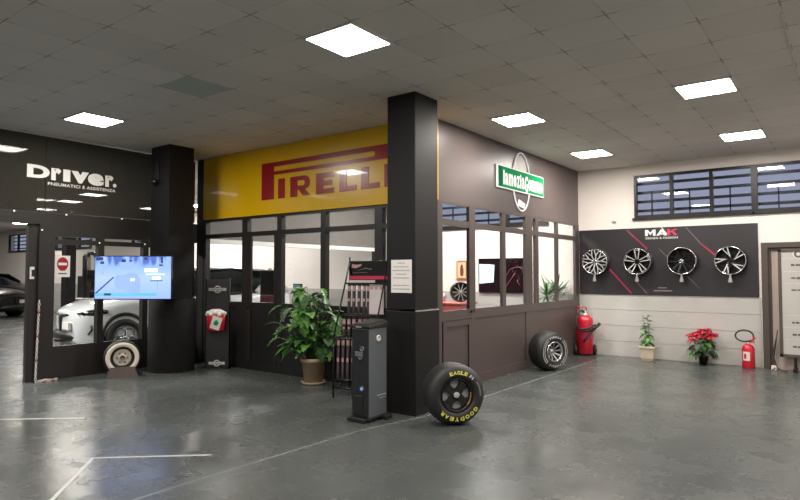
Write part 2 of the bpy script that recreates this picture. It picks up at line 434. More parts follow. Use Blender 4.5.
# ---- office front wall (behind rack and plant)
b = MB(); ZF = 1.03
b.box(-8.9, XB-.07, YP, YP+.07, 0, ZF)
b.box(-8.9, XB-.07, YP-.012, YP, 0, .12); b.box(-8.9, XB-.07, YP-.012, YP, .93, ZF)
for xa, xb in ((-8.9, -8.75), (-7.81, -7.68), (-6.98, -6.88), (-6.06, -5.96), (-5.06, -4.93)): b.box(xa, xb, YP-.012, YP, .12, .93)
b.build('wall_office_front', 'dark_panel', kind='structure')
b = MB(); b.box(-8.9, XB-.09, YP, YP+.09, 2.41, ZC); b.build('wall_office_front_upper', 'dark_panel', kind='structure')
glazing(8, 'y', YP, [(-8.83, -8.77), (-7.81, -7.68), (-6.98, -6.88), (-6.06, -5.96), (-5.06, -4.93), (-4.86, XB-.08)], ZF, 2.10, 2.17, 2.41, 'dark_frame', 'glass_dim', 0, 0)
r = struct_root('door_2'); b = MB()
b.box(-7.68, -7.58, YP-.018, YP+.02, .12, 2.1); b.box(-7.04, -6.98, YP-.018, YP+.02, .12, 2.1); b.build('leaf_frame', 'dark_frame', r)
b = MB(); b.cyl((-7.63, YP-.01, .98), (-7.63, YP-.05, .98), .011); b.cyl((-7.63, YP-.045, .98), (-7.63, YP-.065, .98), .022); b.build('handle', 'black_metal', r)
b = MB(); b.box(-9.02, -8.83, YP-.02, YP+.12, 0, ZC); b.build('trim_4', 'dark_frame', kind='structure')
# ---- left partition
b = MB(); ZG0, ZG1 = .44, 2.0
b.box(XL-.1, XL, 3.7, YP+.1, 2.04, 2.37)                                                # beam
b.box(XL-.1, XL, -2.0, 3.7, 2.2, 2.37)
b.box(XL-.08, XL, 3.9, YP-.02, 0, ZG0)
for ya, yb in ((3.69, 3.9), (4.52, 4.61), (5.24, 5.33), (6.08, YP-.02)): b.box(XL-.09, XL+.01, ya, yb, 0, 2.04)
b.build('wall_left', 'dark_frame', kind='structure')
r = struct_root('window_9'); f = MB()
for ya, yb in ((3.9, 4.52), (4.61, 5.24), (5.33, 6.08)):
    f.box(XL-.06, XL-.005, ya, yb, 1.93, 2.0); f.box(XL-.06, XL-.005, ya, yb, ZG0, ZG0+.03)
    for za, zb in ((ZG0+.03, 1.93), (2.0, 2.04)):
        g = MB(); g.add([(XL-.03, ya, za), (XL-.03, yb, za), (XL-.03, yb, zb), (XL-.03, ya, zb)], [(0, 1, 2, 3)]); g.build('pane', 'glass', r)
f.build('window_frame', 'dark_frame', r)
# dark fascia boards above
for i, (ya, yb) in enumerate(((-2., .9), (.91, 3.745), (3.755, YP-.03))):
    b = MB(); b.box(XL-.03, XL+.015, ya, yb, 2.38, ZC-.02); b.build('trim_%d' % (5+i), 'dark_fascia', kind='structure')
# small bright screw caps along the fascia's lower edge
b = MB()
for y in (3.36, 4.04, 4.87, 5.9):
    b.lathe([(0, .012), (.006, .01), (.009, 0)], 8); 
b = MB()
for y in (3.36, 4.04, 4.87):
    b.cyl((XL+.012, y, 2.36), (XL+.024, y, 2.36), .012, n=8)
for y, z in ((3.72, 2.12), (4.53, 1.97), (5.26, 1.98)):
    b.cyl((XL+.008, y, z), (XL+.02, y, z), .012, n=8)
b.build('trim_8', 'lit_white', kind='structure')
# sliding door stile at the opening
r = struct_root('door_3'); b = MB()
b.box(XL-.12, XL-.05, 3.57, 3.69, 0, 2.2); b.box(XL-.05, XL-.04, 3.57, 3.585, 0, 2.2)
b.build('leaf_frame', 'dark_frame', r)
b = MB(); b.box(XL-.05, XL-.03, 3.595, 3.65, 1.43, 1.60); b.build('latch_plate', 'label_white', r)
b = MB(); b.box(XL-.03, XL-.022, 3.615, 3.65, 1.47, 1.56); b.build('latch_hole', 'black', r)
# inner partition between office and workshop (glazed)
b = MB(); b.box(XL-.05, XL+.03, YP+.12, YB-.02, 0, .5); 
c_ = MB(); c_.box(XL-.05, XL+.03, YP+.13, YB-.02, 2.12, ZC); c_.build('wall_office_left_upper', 'mid_grey', kind='structure')
c_ = MB(); c_.box(XL-.055, XL+.045, YP+.13, YB-.02, 2.04, 2.12); c_.build('trim_10', 'white_letter', kind='structure')
for y in (YP+.16, 11.1): b.box(XL-.05, XL+.03, y-.03, y+.03, .5, 2.04)
b.build('wall_office_left', 'dark_panel', kind='structure')
# ---- pillars
PX, PY = -3.70, 5.21
b = MB(); b.box(PX-.38, PX, PY, PY+.44, 1.12, ZC); b.box(PX-.39, PX+.012, PY-.012, PY+.45, 0, 1.10)
b.build('pillar_office', 'black_pillar', kind='structure', bevel=.006)
b = MB(); b.box(PX+.0, PX+.014, PY, PY+.44, 1.10, 1.112); b.build('trim_9', 'silver_matte', kind='structure')
b = MB(); b.box(-8.70, -8.2, 5.13, 5.55, 1.12, ZC)
b.build('pillar_left', 'black_pillar', kind='structure')
b = MB(); b.T = Matrix.Translation((-8.53, 5.42, 0)); b.lathe([(.35, 0), (.35, 1.1), (.33, 1.125), (0, 1.125)], 40); b.build('pillar_left_cladding', 'black_cladding', kind='structure')
# ---- floor markings
def strip_on_floor(name, pts, w, m):
    b = MB()
    for p, q in zip(pts, pts[1:]):
        p = Vector(p).to_2d(); q = Vector(q).to_2d(); d = (q-p).normalized(); n = Vector((-d.y, d.x))*w/2; p = p-d*w/2; q = q+d*w/2
        b.add([(p.x+n.x, p.y+n.y, .001), (q.x+n.x, q.y+n.y, .001), (q.x-n.x, q.y-n.y, .001), (p.x-n.x, p.y-n.y, .001)], [(0, 1, 2, 3)])
    return b.build(name, m, kind='structure')
strip_on_floor('floor_marking_1', [on_z(52, 500), on_z(93, 458), on_z(210, 455)], .03, 'tape_white')
strip_on_floor('floor_marking_2', [(-8.3, 1.6, 0), on_z(0, 419.5), on_z(82, 418)], .035, 'tape_white')
strip_on_floor('floor_joint', [(-3.86, -2, 0), (-3.84, 2.8, 0), (-3.80, 4.4, 0), (-3.62, 5.3, 0), (-3.58, 11.2, 0)], .014, 'joint')
# ---- doorway at the right of the back wall
r = struct_root('door_4'); b = MB(); dx0, dx1, dz = -1.13, 1.0, 2.0
b.box(dx0, dx0+.09, YB-.10, YB, 0, dz); b.box(dx1-.09, dx1, YB-.10, YB, 0, dz); b.box(dx0+.09, dx1-.09, YB-.10, YB, dz-.08, dz)
b.box(dx0+.09, dx0+.13, YB-.04, YB, 0, dz-.08); b.box(dx0+.13, dx1-.09, YB-.04, YB, dz-.13, dz-.08)
b.build('door_frame', 'door_frame', r)
b = MB(); b.box(dx0+.13, dx1-.09, YB-.02, YB-.001, .0, dz-.13); b.build('door_leaf', 'door_beige', r)
# ================================================================== LAMPS
def ceiling_light(x, y, label):
    t = thing('ceiling_light', label, 'light', (x, y, ZC), 0, 'square ceiling light panels')
    b = MB(); s = .54
    for x0, x1, y0, y1 in ((0, s, 0, .02), (0, s, s-.02, s), (0, .02, .02, s-.02), (s-.02, s, .02, s-.02)): b.box(x0, x1, y0, y1, -.018, -.001)
    b.build('frame', 'panel_rim', t)
    b = MB(); b.add([(.02, .02, -.012), (.02, s-.02, -.012), (s-.02, s-.02, -.012), (s-.02, .02, -.012)], [(0, 1, 2, 3)]); b.build('diffuser', 'diffuser', t)
    return t
l0 = ceiling_light(-3.6, 3.45, 'square glowing ceiling panel at the top, largest and nearest, above the black office pillar')
for x, y, lb in ((-3.6, 6.69, 'square glowing ceiling panel just right of the office pillar, beside the brown wall'),
                 (-3.6, 9.39, 'small glowing ceiling panel near the far end of the brown office wall'),
                 (-1.44, 6.69, 'large glowing ceiling panel in front of the high windows, the nearer of two'),
                 (-1.44, 9.39, 'glowing ceiling panel closest to the high windows of the white back wall'),
                 (-7.92, 3.45, 'glowing ceiling panel in front of the dark fascia with white lettering')):
    o = copy_tree(l0); o.location = (x, y, ZC); o['label'] = lb
for x, y, lb in ((-15.2, 7.0, 'workshop ceiling panel seen through the dark fascia just below the white lettering'),
                 (-17.1, 7.3, 'workshop ceiling panel seen faintly through the dark fascia under the first white letters'),
                 (-17.0, 9.6, 'workshop ceiling panel seen through the dark fascia close to the left black pillar'),
                 (-15.2, 10.0, 'workshop ceiling panel seen between the left black pillar and the yellow sign'),
                 (-25.9, 9.5, 'far workshop ceiling panel seen through the opening at the left edge')):
    o = copy_tree(l0); o.location = (x, y, ZC); o['label'] = lb; o['group'] = 'workshop ceiling panels'
def area(x, y, w, h, p, z=ZC-.03, col=(1, .96, .92)):
    l = bpy.data.lights.new('lamp', 'AREA'); l.shape = 'RECTANGLE'; l.size = w; l.size_y = h; l.energy = p; l.color = col
    o = bpy.data.objects.new('lamp', l); C.objects.link(o); o.location = (x, y, z); return o
# panels of the same hall behind and beside the camera
for x, y in ((-3.33, .5), (-7.65, .5), (1.2, 3.7), (1.2, 8.), (-1.2, -2.5), (-5.5, -3)): area(x, y, .5, .5, 48)
# unseen lamps without fixtures, added to light office and workshop
for x, y, p in ((-5.4, 7.6, 60), (-5.4, 9.9, 60), (-7.6, 9.9, 50), (-7.4, 7.6, 20)): area(x, y, .5, .5, p)
for x, y, p in ((-10.6, 1.6, 130), (-12, 3.2, 120), (-18, 3, 45), (-24, 4, 45), (-28, 7, 50), (-22, 6, 45), (-12, 9.6, 36), (-14, 10.2, 36)): area(x, y, .5, .9, p)  # first two added out of view to brighten the white car
w = bpy.data.worlds.new('dusk'); bpy.context.scene.world = w; w.use_nodes = True
w.node_tree.nodes['Background'].inputs[0].default_value = lin('#8B8D9E'); w.node_tree.nodes['Background'].inputs[1].default_value = .75
# ================================================================== SIGNS
# yellow board with the long-P lettering
t = thing('sign_board', 'long yellow sign board with big red lettering above the office glazing', 'sign', (0, 0, 0))
b = MB(); b.box(-8.83, XB+.012, YP-.03, YP-.002, 2.42, ZC-.005); b.box(XB+.001, XB+.012, YP-.002, 6.325, 2.42, ZC-.005); b.build('board', 'yellow', t)
yy = YP-.034
def PZ(px_, py_): p = on_y(px_, py_, yy); return p.x, p.z
b = plane_mb('y', yy); H = .002
xL = PZ(261.7, 180)[0]; xS = PZ(274, 180)[0]; xE = PZ(400, 150)[0]-.0
zt = PZ(261.7, 164.3)[1]; zb = PZ(261.7, 200.5)[1]
zg1 = PZ(274, 166.8)[1]; zg0 = PZ(274, 171.5)[1]; zl = PZ(274, 175)[1]
xg = PZ(373, 153)[0]; xE = -4.35
b.prism([(xL, zb), (xS, zb), (xS, zt), (xL, zt)], 0, H)                     # stem
b.prism([(xS, zg1), (xg, zg1), (xE-.2, zg1), (xE-.2, zt), (xS, zt)], 0, H)   # top band
b.prism([(xS, zl), (xE-.2, zl), (xE-.2, zg0), (xS, zg0)], 0, H)             # lower band
gc = (zg0+zg1)/2; gr = (zg1-zg0)/2
arc = [(xg+gr*math.sin(PI*i/8), gc+gr*math.cos(PI*i/8)) for i in range(9)]
b.prism([(xE-.2, zg1)]+[(xg, zg1)]+arc[1:-1]+[(xg, zg0), (xE-.2, zg0)], 0, H)
RB = (zt-zl)/2; cz = (zt+zl)/2
b.prism([(xE-.2, zl)]+[(xE-.2+RB*math.sin(PI*i/10), cz-RB*math.cos(PI*i/10)) for i in range(1, 10)]+[(xE-.2, zt)], 0, H)
lz0, lz1 = PZ(278.2, 198.7)[1], PZ(278.2, 179)[1]
def LX(p): return PZ(p, 180)[0]
def rect(x0, x1, z0, z1): b.prism([(x0, z0), (x1, z0), (x1, z1), (x0, z1)], 0, H)
h = lz1-lz0; s = h*.24
def I_(a, c): rect(a, c, lz0, lz1)
def E_(a, c):
    rect(a, a+(c-a)*.42, lz0, lz1)
    for k in (0, .5, 1): z = lz0+(h-s)*k; rect(a+(c-a)*.42, c if k != .5 else c-(c-a)*.1, z, z+s)
def L_(a, c): rect(a, a+(c-a)*.42, lz0, lz1); rect(a+(c-a)*.42, c, lz0, lz0+s)
def R__(a, c):
    w_ = c-a; rect(a, a+w_*.36, lz0, lz1); zm = lz0+h*.42
    rect(a+w_*.36, a+w_*.7, lz1-s*.9, lz1); rect(a+w_*.36, a+w_*.7, zm-s*.35, zm+s*.45)
    out = [(a+w_*.7+w_*.28*math.sin(PI*i/8), (lz1+zm-s*.35)/2+((lz1-zm+s*.35)/2)*math.cos(PI*i/8)) for i in range(9)]
    inn = [(a+w_*.66+w_*.06*math.sin(PI*i/8), (lz1-s*.9+zm+s*.45)/2+((lz1-s*.9-zm-s*.45)/2)*math.cos(PI*i/8)) for i in range(9)]
    for i in range(8): b.prism([inn[i], inn[i+1], out[i+1], out[i]], 0, H)
    b.prism([(a+w_*.42, zm-s*.3), (a+w_*.72, zm-s*.3), (c, lz0), (c-w_*.36, lz0)], 0, H)
I_(LX(278.2), LX(285)); R__(LX(290.3), LX(310.5)); E_(LX(316), LX(334)); L_(LX(339.3), LX(356.5)); L_(LX(361), LX(379.7)); I_(LX(384.3), LX(391))
b.build('lettering', 'sign_red', t)
# white lettering on the dark fascia
b = plane_mb('x', XL+.017)
def LZ(px_, py_): p = on_x(px_, py_, XL+.017); return p.y, p.z
z0, z1 = 2.83, 3.03; ya, yb = LZ(27, 170)[0], LZ(116.5, 183)[0]; U = (yb-ya)/90.
zx = z0+.02
b.text('D', ya, ya+21*U, z0+.015, z1-.002, bold=.05)
b.text('r', ya+22.5*U, ya+32*U, zx-.01, z1-.015, bold=.06); b.prism([(ya+34*U, zx-.01), (ya+41*U, zx-.01), (ya+41*U, z1-.015), (ya+34*U, z1-.015)], 0, .001)
b.text('v', ya+42*U, ya+60*U, zx-.012, z1-.018, bold=.06); b.text('e', ya+59*U, ya+76*U, zx-.018, z1-.018, bold=.06)
b.text('r', ya+77.5*U, ya+86.5*U, zx-.015, z1-.02, bold=.06); b.text('.', ya+86*U, ya+90*U, zx-.012, zx+.045, bold=.03)
b.text('PNEUMATICI E ASSISTENZA', LZ(48, 180)[0], LZ(115.5, 188)[0], 2.762, 2.806, bold=.01, space=1.1)
tag(b.build('wall_lettering', 'white_letter'), 'white bold lettering on the dark grey fascia at the left', 'sign')
# green sign with an upright oval on the brown fascia
t = thing('wall_sign', 'green and white shop sign with an upright oval on the brown fascia', 'sign')
xx = XB+.016
p0 = on_x(497, 164.5, xx); p1 = on_x(542.2, 178.3, xx); zA, zB = 2.80, 3.11
b = plane_mb('x', xx-.012); b.prism([(p0.y-.014, zA-.014), (p1.y+.014, zA-.014), (p1.y+.014, zB+.014), (p0.y-.014, zB+.014)], .006, .03); b.build('border', 'lit_white', t)
b = plane_mb('x', xx); b.prism([(p0.y, zA), (p1.y, zA), (p1.y, zB), (p0.y, zB)], .012, .022); b.build('panel', 'green_sign', t)
b = plane_mb('x', xx); b.prism([(p0.y+.01, zA+.01), (p0.y+.12, zA+.01), (p0.y+.12, zB-.01), (p0.y+.01, zB-.01)], .02, .0235); b.build('edge_band', 'dark_green', t)
b = plane_mb('x', xx); wd_ = dict(l=.5, i=.5, m=1.45, G=1.1); tot = sum(wd_.get(c, 1.) for c in 'lameziaGomme'); u0 = p0.y+.145; un = (p1.y-.045-u0)/tot
for c in 'lameziaGomme':
    w_ = wd_.get(c, 1.)*un; b.text(c, u0+.08*un, u0+w_-.08*un, zA+(.0 if c == 'G' else .04), zB-(.05 if c in 'liG' else .085), .025, bold=.035); u0 += w_
b.build('lettering', 'lit_white', t)
oc = on_x(521.3, 182, xx); a_, c_ = .30, .46; oz = 2.955
b = plane_mb('x', xx); el = [(oc.y+a_*math.sin(2*PI*i/48), oz+c_*math.cos(2*PI*i/48), .004) for i in range(48)]
b.tube(el, .011, 6, closed=True); b.build('oval_outline', 'lit_white', t)
b = plane_mb('x', xx); po = [(oc.y+(a_*.72)*math.sin(-PI/2+PI*i/16)-.03, zB+.022+(oz+c_-zB-.06)*math.cos(-PI/2+PI*i/16)) for i in range(17)]
b.prism(po, -.01, .004); b.build('oval_fill', mat('oval_white', '#BDB6B2', .5), t)
b = plane_mb('x', xx); b.T = b.T @ Matrix.Translation((oc.y, oz-c_*.76, 0)) @ Matrix.Rotation(-.15, 4, 'Z'); b.prism([(-.12, -.05), (.1, -.05), (.13, .03), (-.1, .05)], -.01, .004); b.build('oval_badge', 'lit_white', t)
# ---- notice on the pillar
t = thing('notice_sheet', 'white printed notice taped to the front of the black office pillar', 'notice', (PX-.26, PY-.004, 1.5))
n0 = on_y(391.5, 260, PY); n1 = on_y(412, 293, PY)
t.location = ((n0.x+n1.x)/2, PY-.004, (n0.z+n1.z)/2); hw, hh = (n1.x-n0.x)/2, (n0.z-n1.z)/2
b = MB(); b.box(-hw, hw, -.002, .002, -hh, hh); b.build('sheet', 'sheet_white', t)
for k, wd in enumerate((.36, .74, .84, .5, .8, 0, .78, .84)):
    if wd:
        b = MB()
        z = hh*(.80-.225*k); x = -hw*wd
        while x < hw*wd-.004:
            l = random.uniform(.008, .022); b.box(x, min(x+l, hw*wd), -.0032, -.002, z-.005, z+.005); x += l+.006
        b.build('printed_line', 'ink_light', t)
# ---- no entry sign on the left glass
t = thing('no_entry_sign', 'white paper with a red no entry disc stuck on the left glass', 'sign')
q0 = on_x(56, 255.5, XL); q1 = on_x(70.5, 277, XL)
b = plane_mb('x', XL-.026); b.prism([(q0.y, q1.z), (q1.y, q1.z), (q1.y, q0.z), (q0.y, q0.z)], 0, .004); b.build('paper', 'sheet_white', t)
cy, cz = (q0.y+q1.y)/2, q0.z-.12; rr = (q1.y-q0.y)*.38
b = plane_mb('x', XL-.026); b.prism([(cy+rr*math.cos(2*PI*i/28), cz+rr*1.25*math.sin(2*PI*i/28)) for i in range(28)], .004, .006); b.build('disc', 'sign_red', t)
b = plane_mb('x', XL-.026); b.prism([(cy-rr*.75, cz-.018), (cy+rr*.75, cz-.018), (cy+rr*.75, cz+.018), (cy-rr*.75, cz+.018)], .006, .008); b.build('bar', 'sheet_white', t)
b = plane_mb('x', XL-.026)
for wd, z in ((.5, q1.z+.10), (.75, q1.z+.05)): b.prism([(cy-rr*wd, z-.01), (cy+rr*wd, z-.01), (cy+rr*wd, z+.01), (cy-rr*wd, z+.01)], .004, .005)
b.build('print', 'ink', t)
# ---- wheel board on back wall
t = thing('display_board', 'wide black wall panel with red diagonals behind four hung alloy wheels', 'board')
yb_ = YB-.034
b = MB(); b.box(-4.12, -1.175, yb_, YB-.001, 1.13, 2.325); b.build('panel', 'board_black', t)
def BZ(cx, cy_): p = on_y(560+cx/3.125, 210+cy_/3.125, yb_); return Vector((p.x, p.z))
def stripe(bb, p, q, w0, w1):
    p = BZ(*p); q = BZ(*q); d = (q-p).normalized(); n = Vector((-d.y, d.x))
    bb.prism([tuple(p+n*w0), tuple(p-n*w0), tuple(q-n*w1), tuple(q+n*w1)], .001, .002)
for a in (((210, 63), (272, 122), .008, .018), ((155, 185), (225, 262), .016, .012), ((437, 102), (487, 143), .008, .018)):
    b = plane_mb('y', yb_); stripe(b, *a); b.build('red_diagonal', 'magenta_dim', t)
for a in (((237, 222), (273, 262), .003, .006), ((393, 54), (437, 102), .005, .006), ((310, 122), (340, 152), .004, .004), ((397, 206), (436, 246), .006, .002), ((205, 62), (272, 124), .003, .003)):
    b = plane_mb('y', yb_); stripe(b, *a); b.build('grey_diagonal', 'grey_line', t)
b = plane_mb('y', yb_)
m0 = BZ(266, 84); ml = lambda c: BZ(c, 80).x; ma, mb_ = m0.y+.014, m0.y+.122; hh_ = mb_-ma
def lp(bb, c0, c1, pts): a, c = ml(c0), ml(c1); bb.prism([(a+(c-a)*u, ma+hh_*v) for u, v in pts], .001, .0022)
for pts in ([(0, 0), (.26, 0), (.26, .62), (.26, 1), (0, 1)], [(.26, 1), (.26, .62), (.5, .1), (.5, .55)], [(.5, .55), (.5, .1), (.74, .62), (.74, 1)], [(.74, 0), (1, 0), (1, 1), (.74, 1), (.74, .62)]): lp(b, 266, 299, pts)
for pts in ([(0, 0), (.28, 0), (.56, .62), (.42, 1)], [(.72, 0), (1, 0), (.64, 1), (.42, 1), (.56, .62)], [(.36, .16), (.65, .16), (.60, .36), (.44, .36)]): lp(b, 301, 334, pts)
m2, m3 = BZ(268, 90), BZ(368, 88); b.text('DESIGN & PASSION', m2.x, m3.x, m0.y-.045, m0.y-.012, .002, bold=.012, space=1.15)
stripe(b, (316, 53), (334, 76), .006, .010)
b.build('white_lettering', 'white_letter', t)
b = plane_mb('y', yb_)
for pts in ([(0, 0), (.27, 0), (.27, 1), (0, 1)], [(.27, .38), (.27, .66), (.68, 1), (1, 1)], [(.40, .55), (.56, .70), (1, 0), (.68, 0)]): lp(b, 335, 368, pts)
b.build('red_letter', 'magenta', t)
for xa, wd, cy_ in ((308, 25, 243), (294, 54, 252)):
    b = plane_mb('y', yb_)
    x = BZ(xa, cy_).x; xe = BZ(xa+wd, cy_).x; z = BZ(xa, cy_).y
    while x < xe: b.prism([(x, z-.009), (x+.025, z-.009), (x+.025, z+.009), (x, z+.009)], .001, .002); x += .034
    b.build('small_print', 'ink_light', t)
# ---- alloy wheels on the board
def wheel(kind, xc, zc, label):
    Rr = .235
    t = thing('alloy_wheel', label, 'wheel', (xc, YB-.215, zc), 0, 'alloy wheels on the wall panel')
    b = MB(); b.T = FRONT
    b.lathe([(Rr-.012, .0), (Rr-.02, -.03), (Rr-.045, -.05), (Rr-.05, -.14), (Rr-.01, -.155), (Rr, -.16), (Rr, -.162)], 40, 0)
    b.lathe([(Rr-.02, -.16), (0, -.16)], 40, 0); b.build('barrel', 'black_metal', t)
    b = MB(); b.T = FRONT
    b.lathe([(Rr-.019, -.012), (Rr-.015, .004), (Rr-.005, .006), (Rr, -.005), (Rr, -.022), (Rr-.012, -.022)], 48, 0); b.build('lip', 'silver', t)
    f = MB(); d = MB(); f.T = FRONT; d.T = FRONT
    def spoke(bb, r0, a0, r1, a1, w0, w1, z0, z1, th=.02):
        p = Vector((r0*math.cos(a0), r0*math.sin(a0))); q = Vector((r1*math.cos(a1), r1*math.sin(a1))); dr = (q-p).normalized(); n = Vector((-dr.y, dr.x))
        a = [p+n*w0, p-n*w0, q-n*w1, q+n*w1]; zs = [z0, z0, z1, z1]
        vs = [(v.x, v.y, z) for v, z in zip(a, zs)]+[(v.x, v.y, z-th) for v, z in zip(a, zs)]
        bb.add(vs, [(0, 1, 2, 3), (7, 6, 5, 4), (0, 4, 5, 1), (1, 5, 6, 2), (2, 6, 7, 3), (3, 7, 4, 0)])
    Re = Rr-.02
    if kind == 0:      # fine Y mesh
        for k in range(10):
            a = 2*PI*k/10+.15; spoke(f, .03, a, .12, a, .008, .006, -.02, -.008)
            spoke(f, .118, a, Re, a+.20, .006, .006, -.008, -.004); spoke(f, .118, a, Re, a-.20, .006, .006, -.008, -.004)
    elif kind == 1:    # five double spokes
        for k in range(5):
            a = PI/2+2*PI*k/5
            for s_ in (-1, 1):
                spoke(f, .035, a+s_*.35, Re, a+s_*.20, .006, .0075, -.02, -.004); 
                spoke(d, .035, a+s_*.55, Re, a+s_*.28, .009, .009, -.025, -.010)
            spoke(d, .02, a, .2, a, .02, .022, -.03, -.025)
            spoke(f, Re-.012, a-.2, Re-.012, a+.2, .004, .004, -.004, -.004)
    elif kind == 2:    # black twisted
        for k in range(5):
            a = PI/2+2*PI*k/5
            for s_ in (-1, 1): spoke(d, .03, a+s_*.3, Re, a+s_*.26+.1, .012, .012, -.03, -.008)
    else:              # directional blades
        for k in range(5):
            a = .2+2*PI*k/5
            spoke(f, .04, a, Re, a+.28, .010, .008, -.015, -.004); spoke(f, .10, a+.36, Re, a+.62, .006, .006, -.012, -.004)
            spoke(d, .03, a+.25, Re-.005, a+.45, .022, .045, -.03, -.012)
    if f.v: f.build('spokes', 'bright_spoke', t)
    if d.v: d.build('dark_spokes', 'dark_alloy', t)
    b = MB(); b.T = FRONT; hr = .045 if kind != 2 else .03
    b.lathe([(hr, -.05), (hr, -.014), (hr*.8, -.006), (hr*.75, -.006)], 24, 0); b.lathe([(hr*.75, -.012), (0, -.012)], 20, 0)
    for k in range(5):
        a = 2*PI*k/5+.3; b.T = FRONT @ Matrix.Translation((hr*1.25*math.cos(a), hr*1.25*math.sin(a), 0)); b.lathe([(.011, -.02), (.011, -.008), (0, -.008)], 10, 0)
    b.build('hub', 'silver' if kind in (0, 2) else 'dark_alloy', t)
    b = MB(); b.box(-.012, .012, -.01, .01, -Rr-.05, -Rr-.003); b.add([(-.03, -.012, -Rr-.12), (.03, -.012, -Rr-.12), (.018, -.012, -Rr-.045), (-.018, -.012, -Rr-.045), (-.03, .004, -Rr-.12), (.03, .004, -Rr-.12), (.018, .004, -Rr-.045), (-.018, .004, -Rr-.045)], [(0, 1, 2, 3), (7, 6, 5, 4), (0, 4, 5, 1), (1, 5, 6, 2), (2, 6, 7, 3), (3, 7, 4, 0)])
    b.build('hanging_tag', 'silver_matte', t)
    b = MB(); b.cyl((0, .16, 0), (0, .178, 0), .03); b.build('mount', 'black_metal', t)
for k, (cx, cz, lb) in enumerate(((594.8, 262, 'silver alloy wheel of fine mesh spokes, hung first on the left of the black panel'),
                                   (637, 261.5, 'alloy wheel of five silver double spokes, hung second on the black panel'),
                                   (681.5, 261, 'black alloy wheel with thin silver rim ring, hung third on the black panel'),
                                   (730, 260.5, 'alloy wheel with slanting silver turbine blades, hung at the right end of the black panel'))):
    p = on_y(cx, cz, YB-.2); wheel(k, p.x, p.z, lb)
# small bracket on white wall
p = on_y(614, 222, YB); b = MB(); b.box(p.x-.035, p.x+.035, YB-.03, YB, p.z-.012, p.z+.012); b.box(p.x-.012, p.x+.012, YB-.045, YB-.03, p.z-.008, p.z+.02)
tag(b.build('wall_bracket', 'silver_matte'), 'tiny grey bracket on the white wall above the black wheel panel', 'bracket')
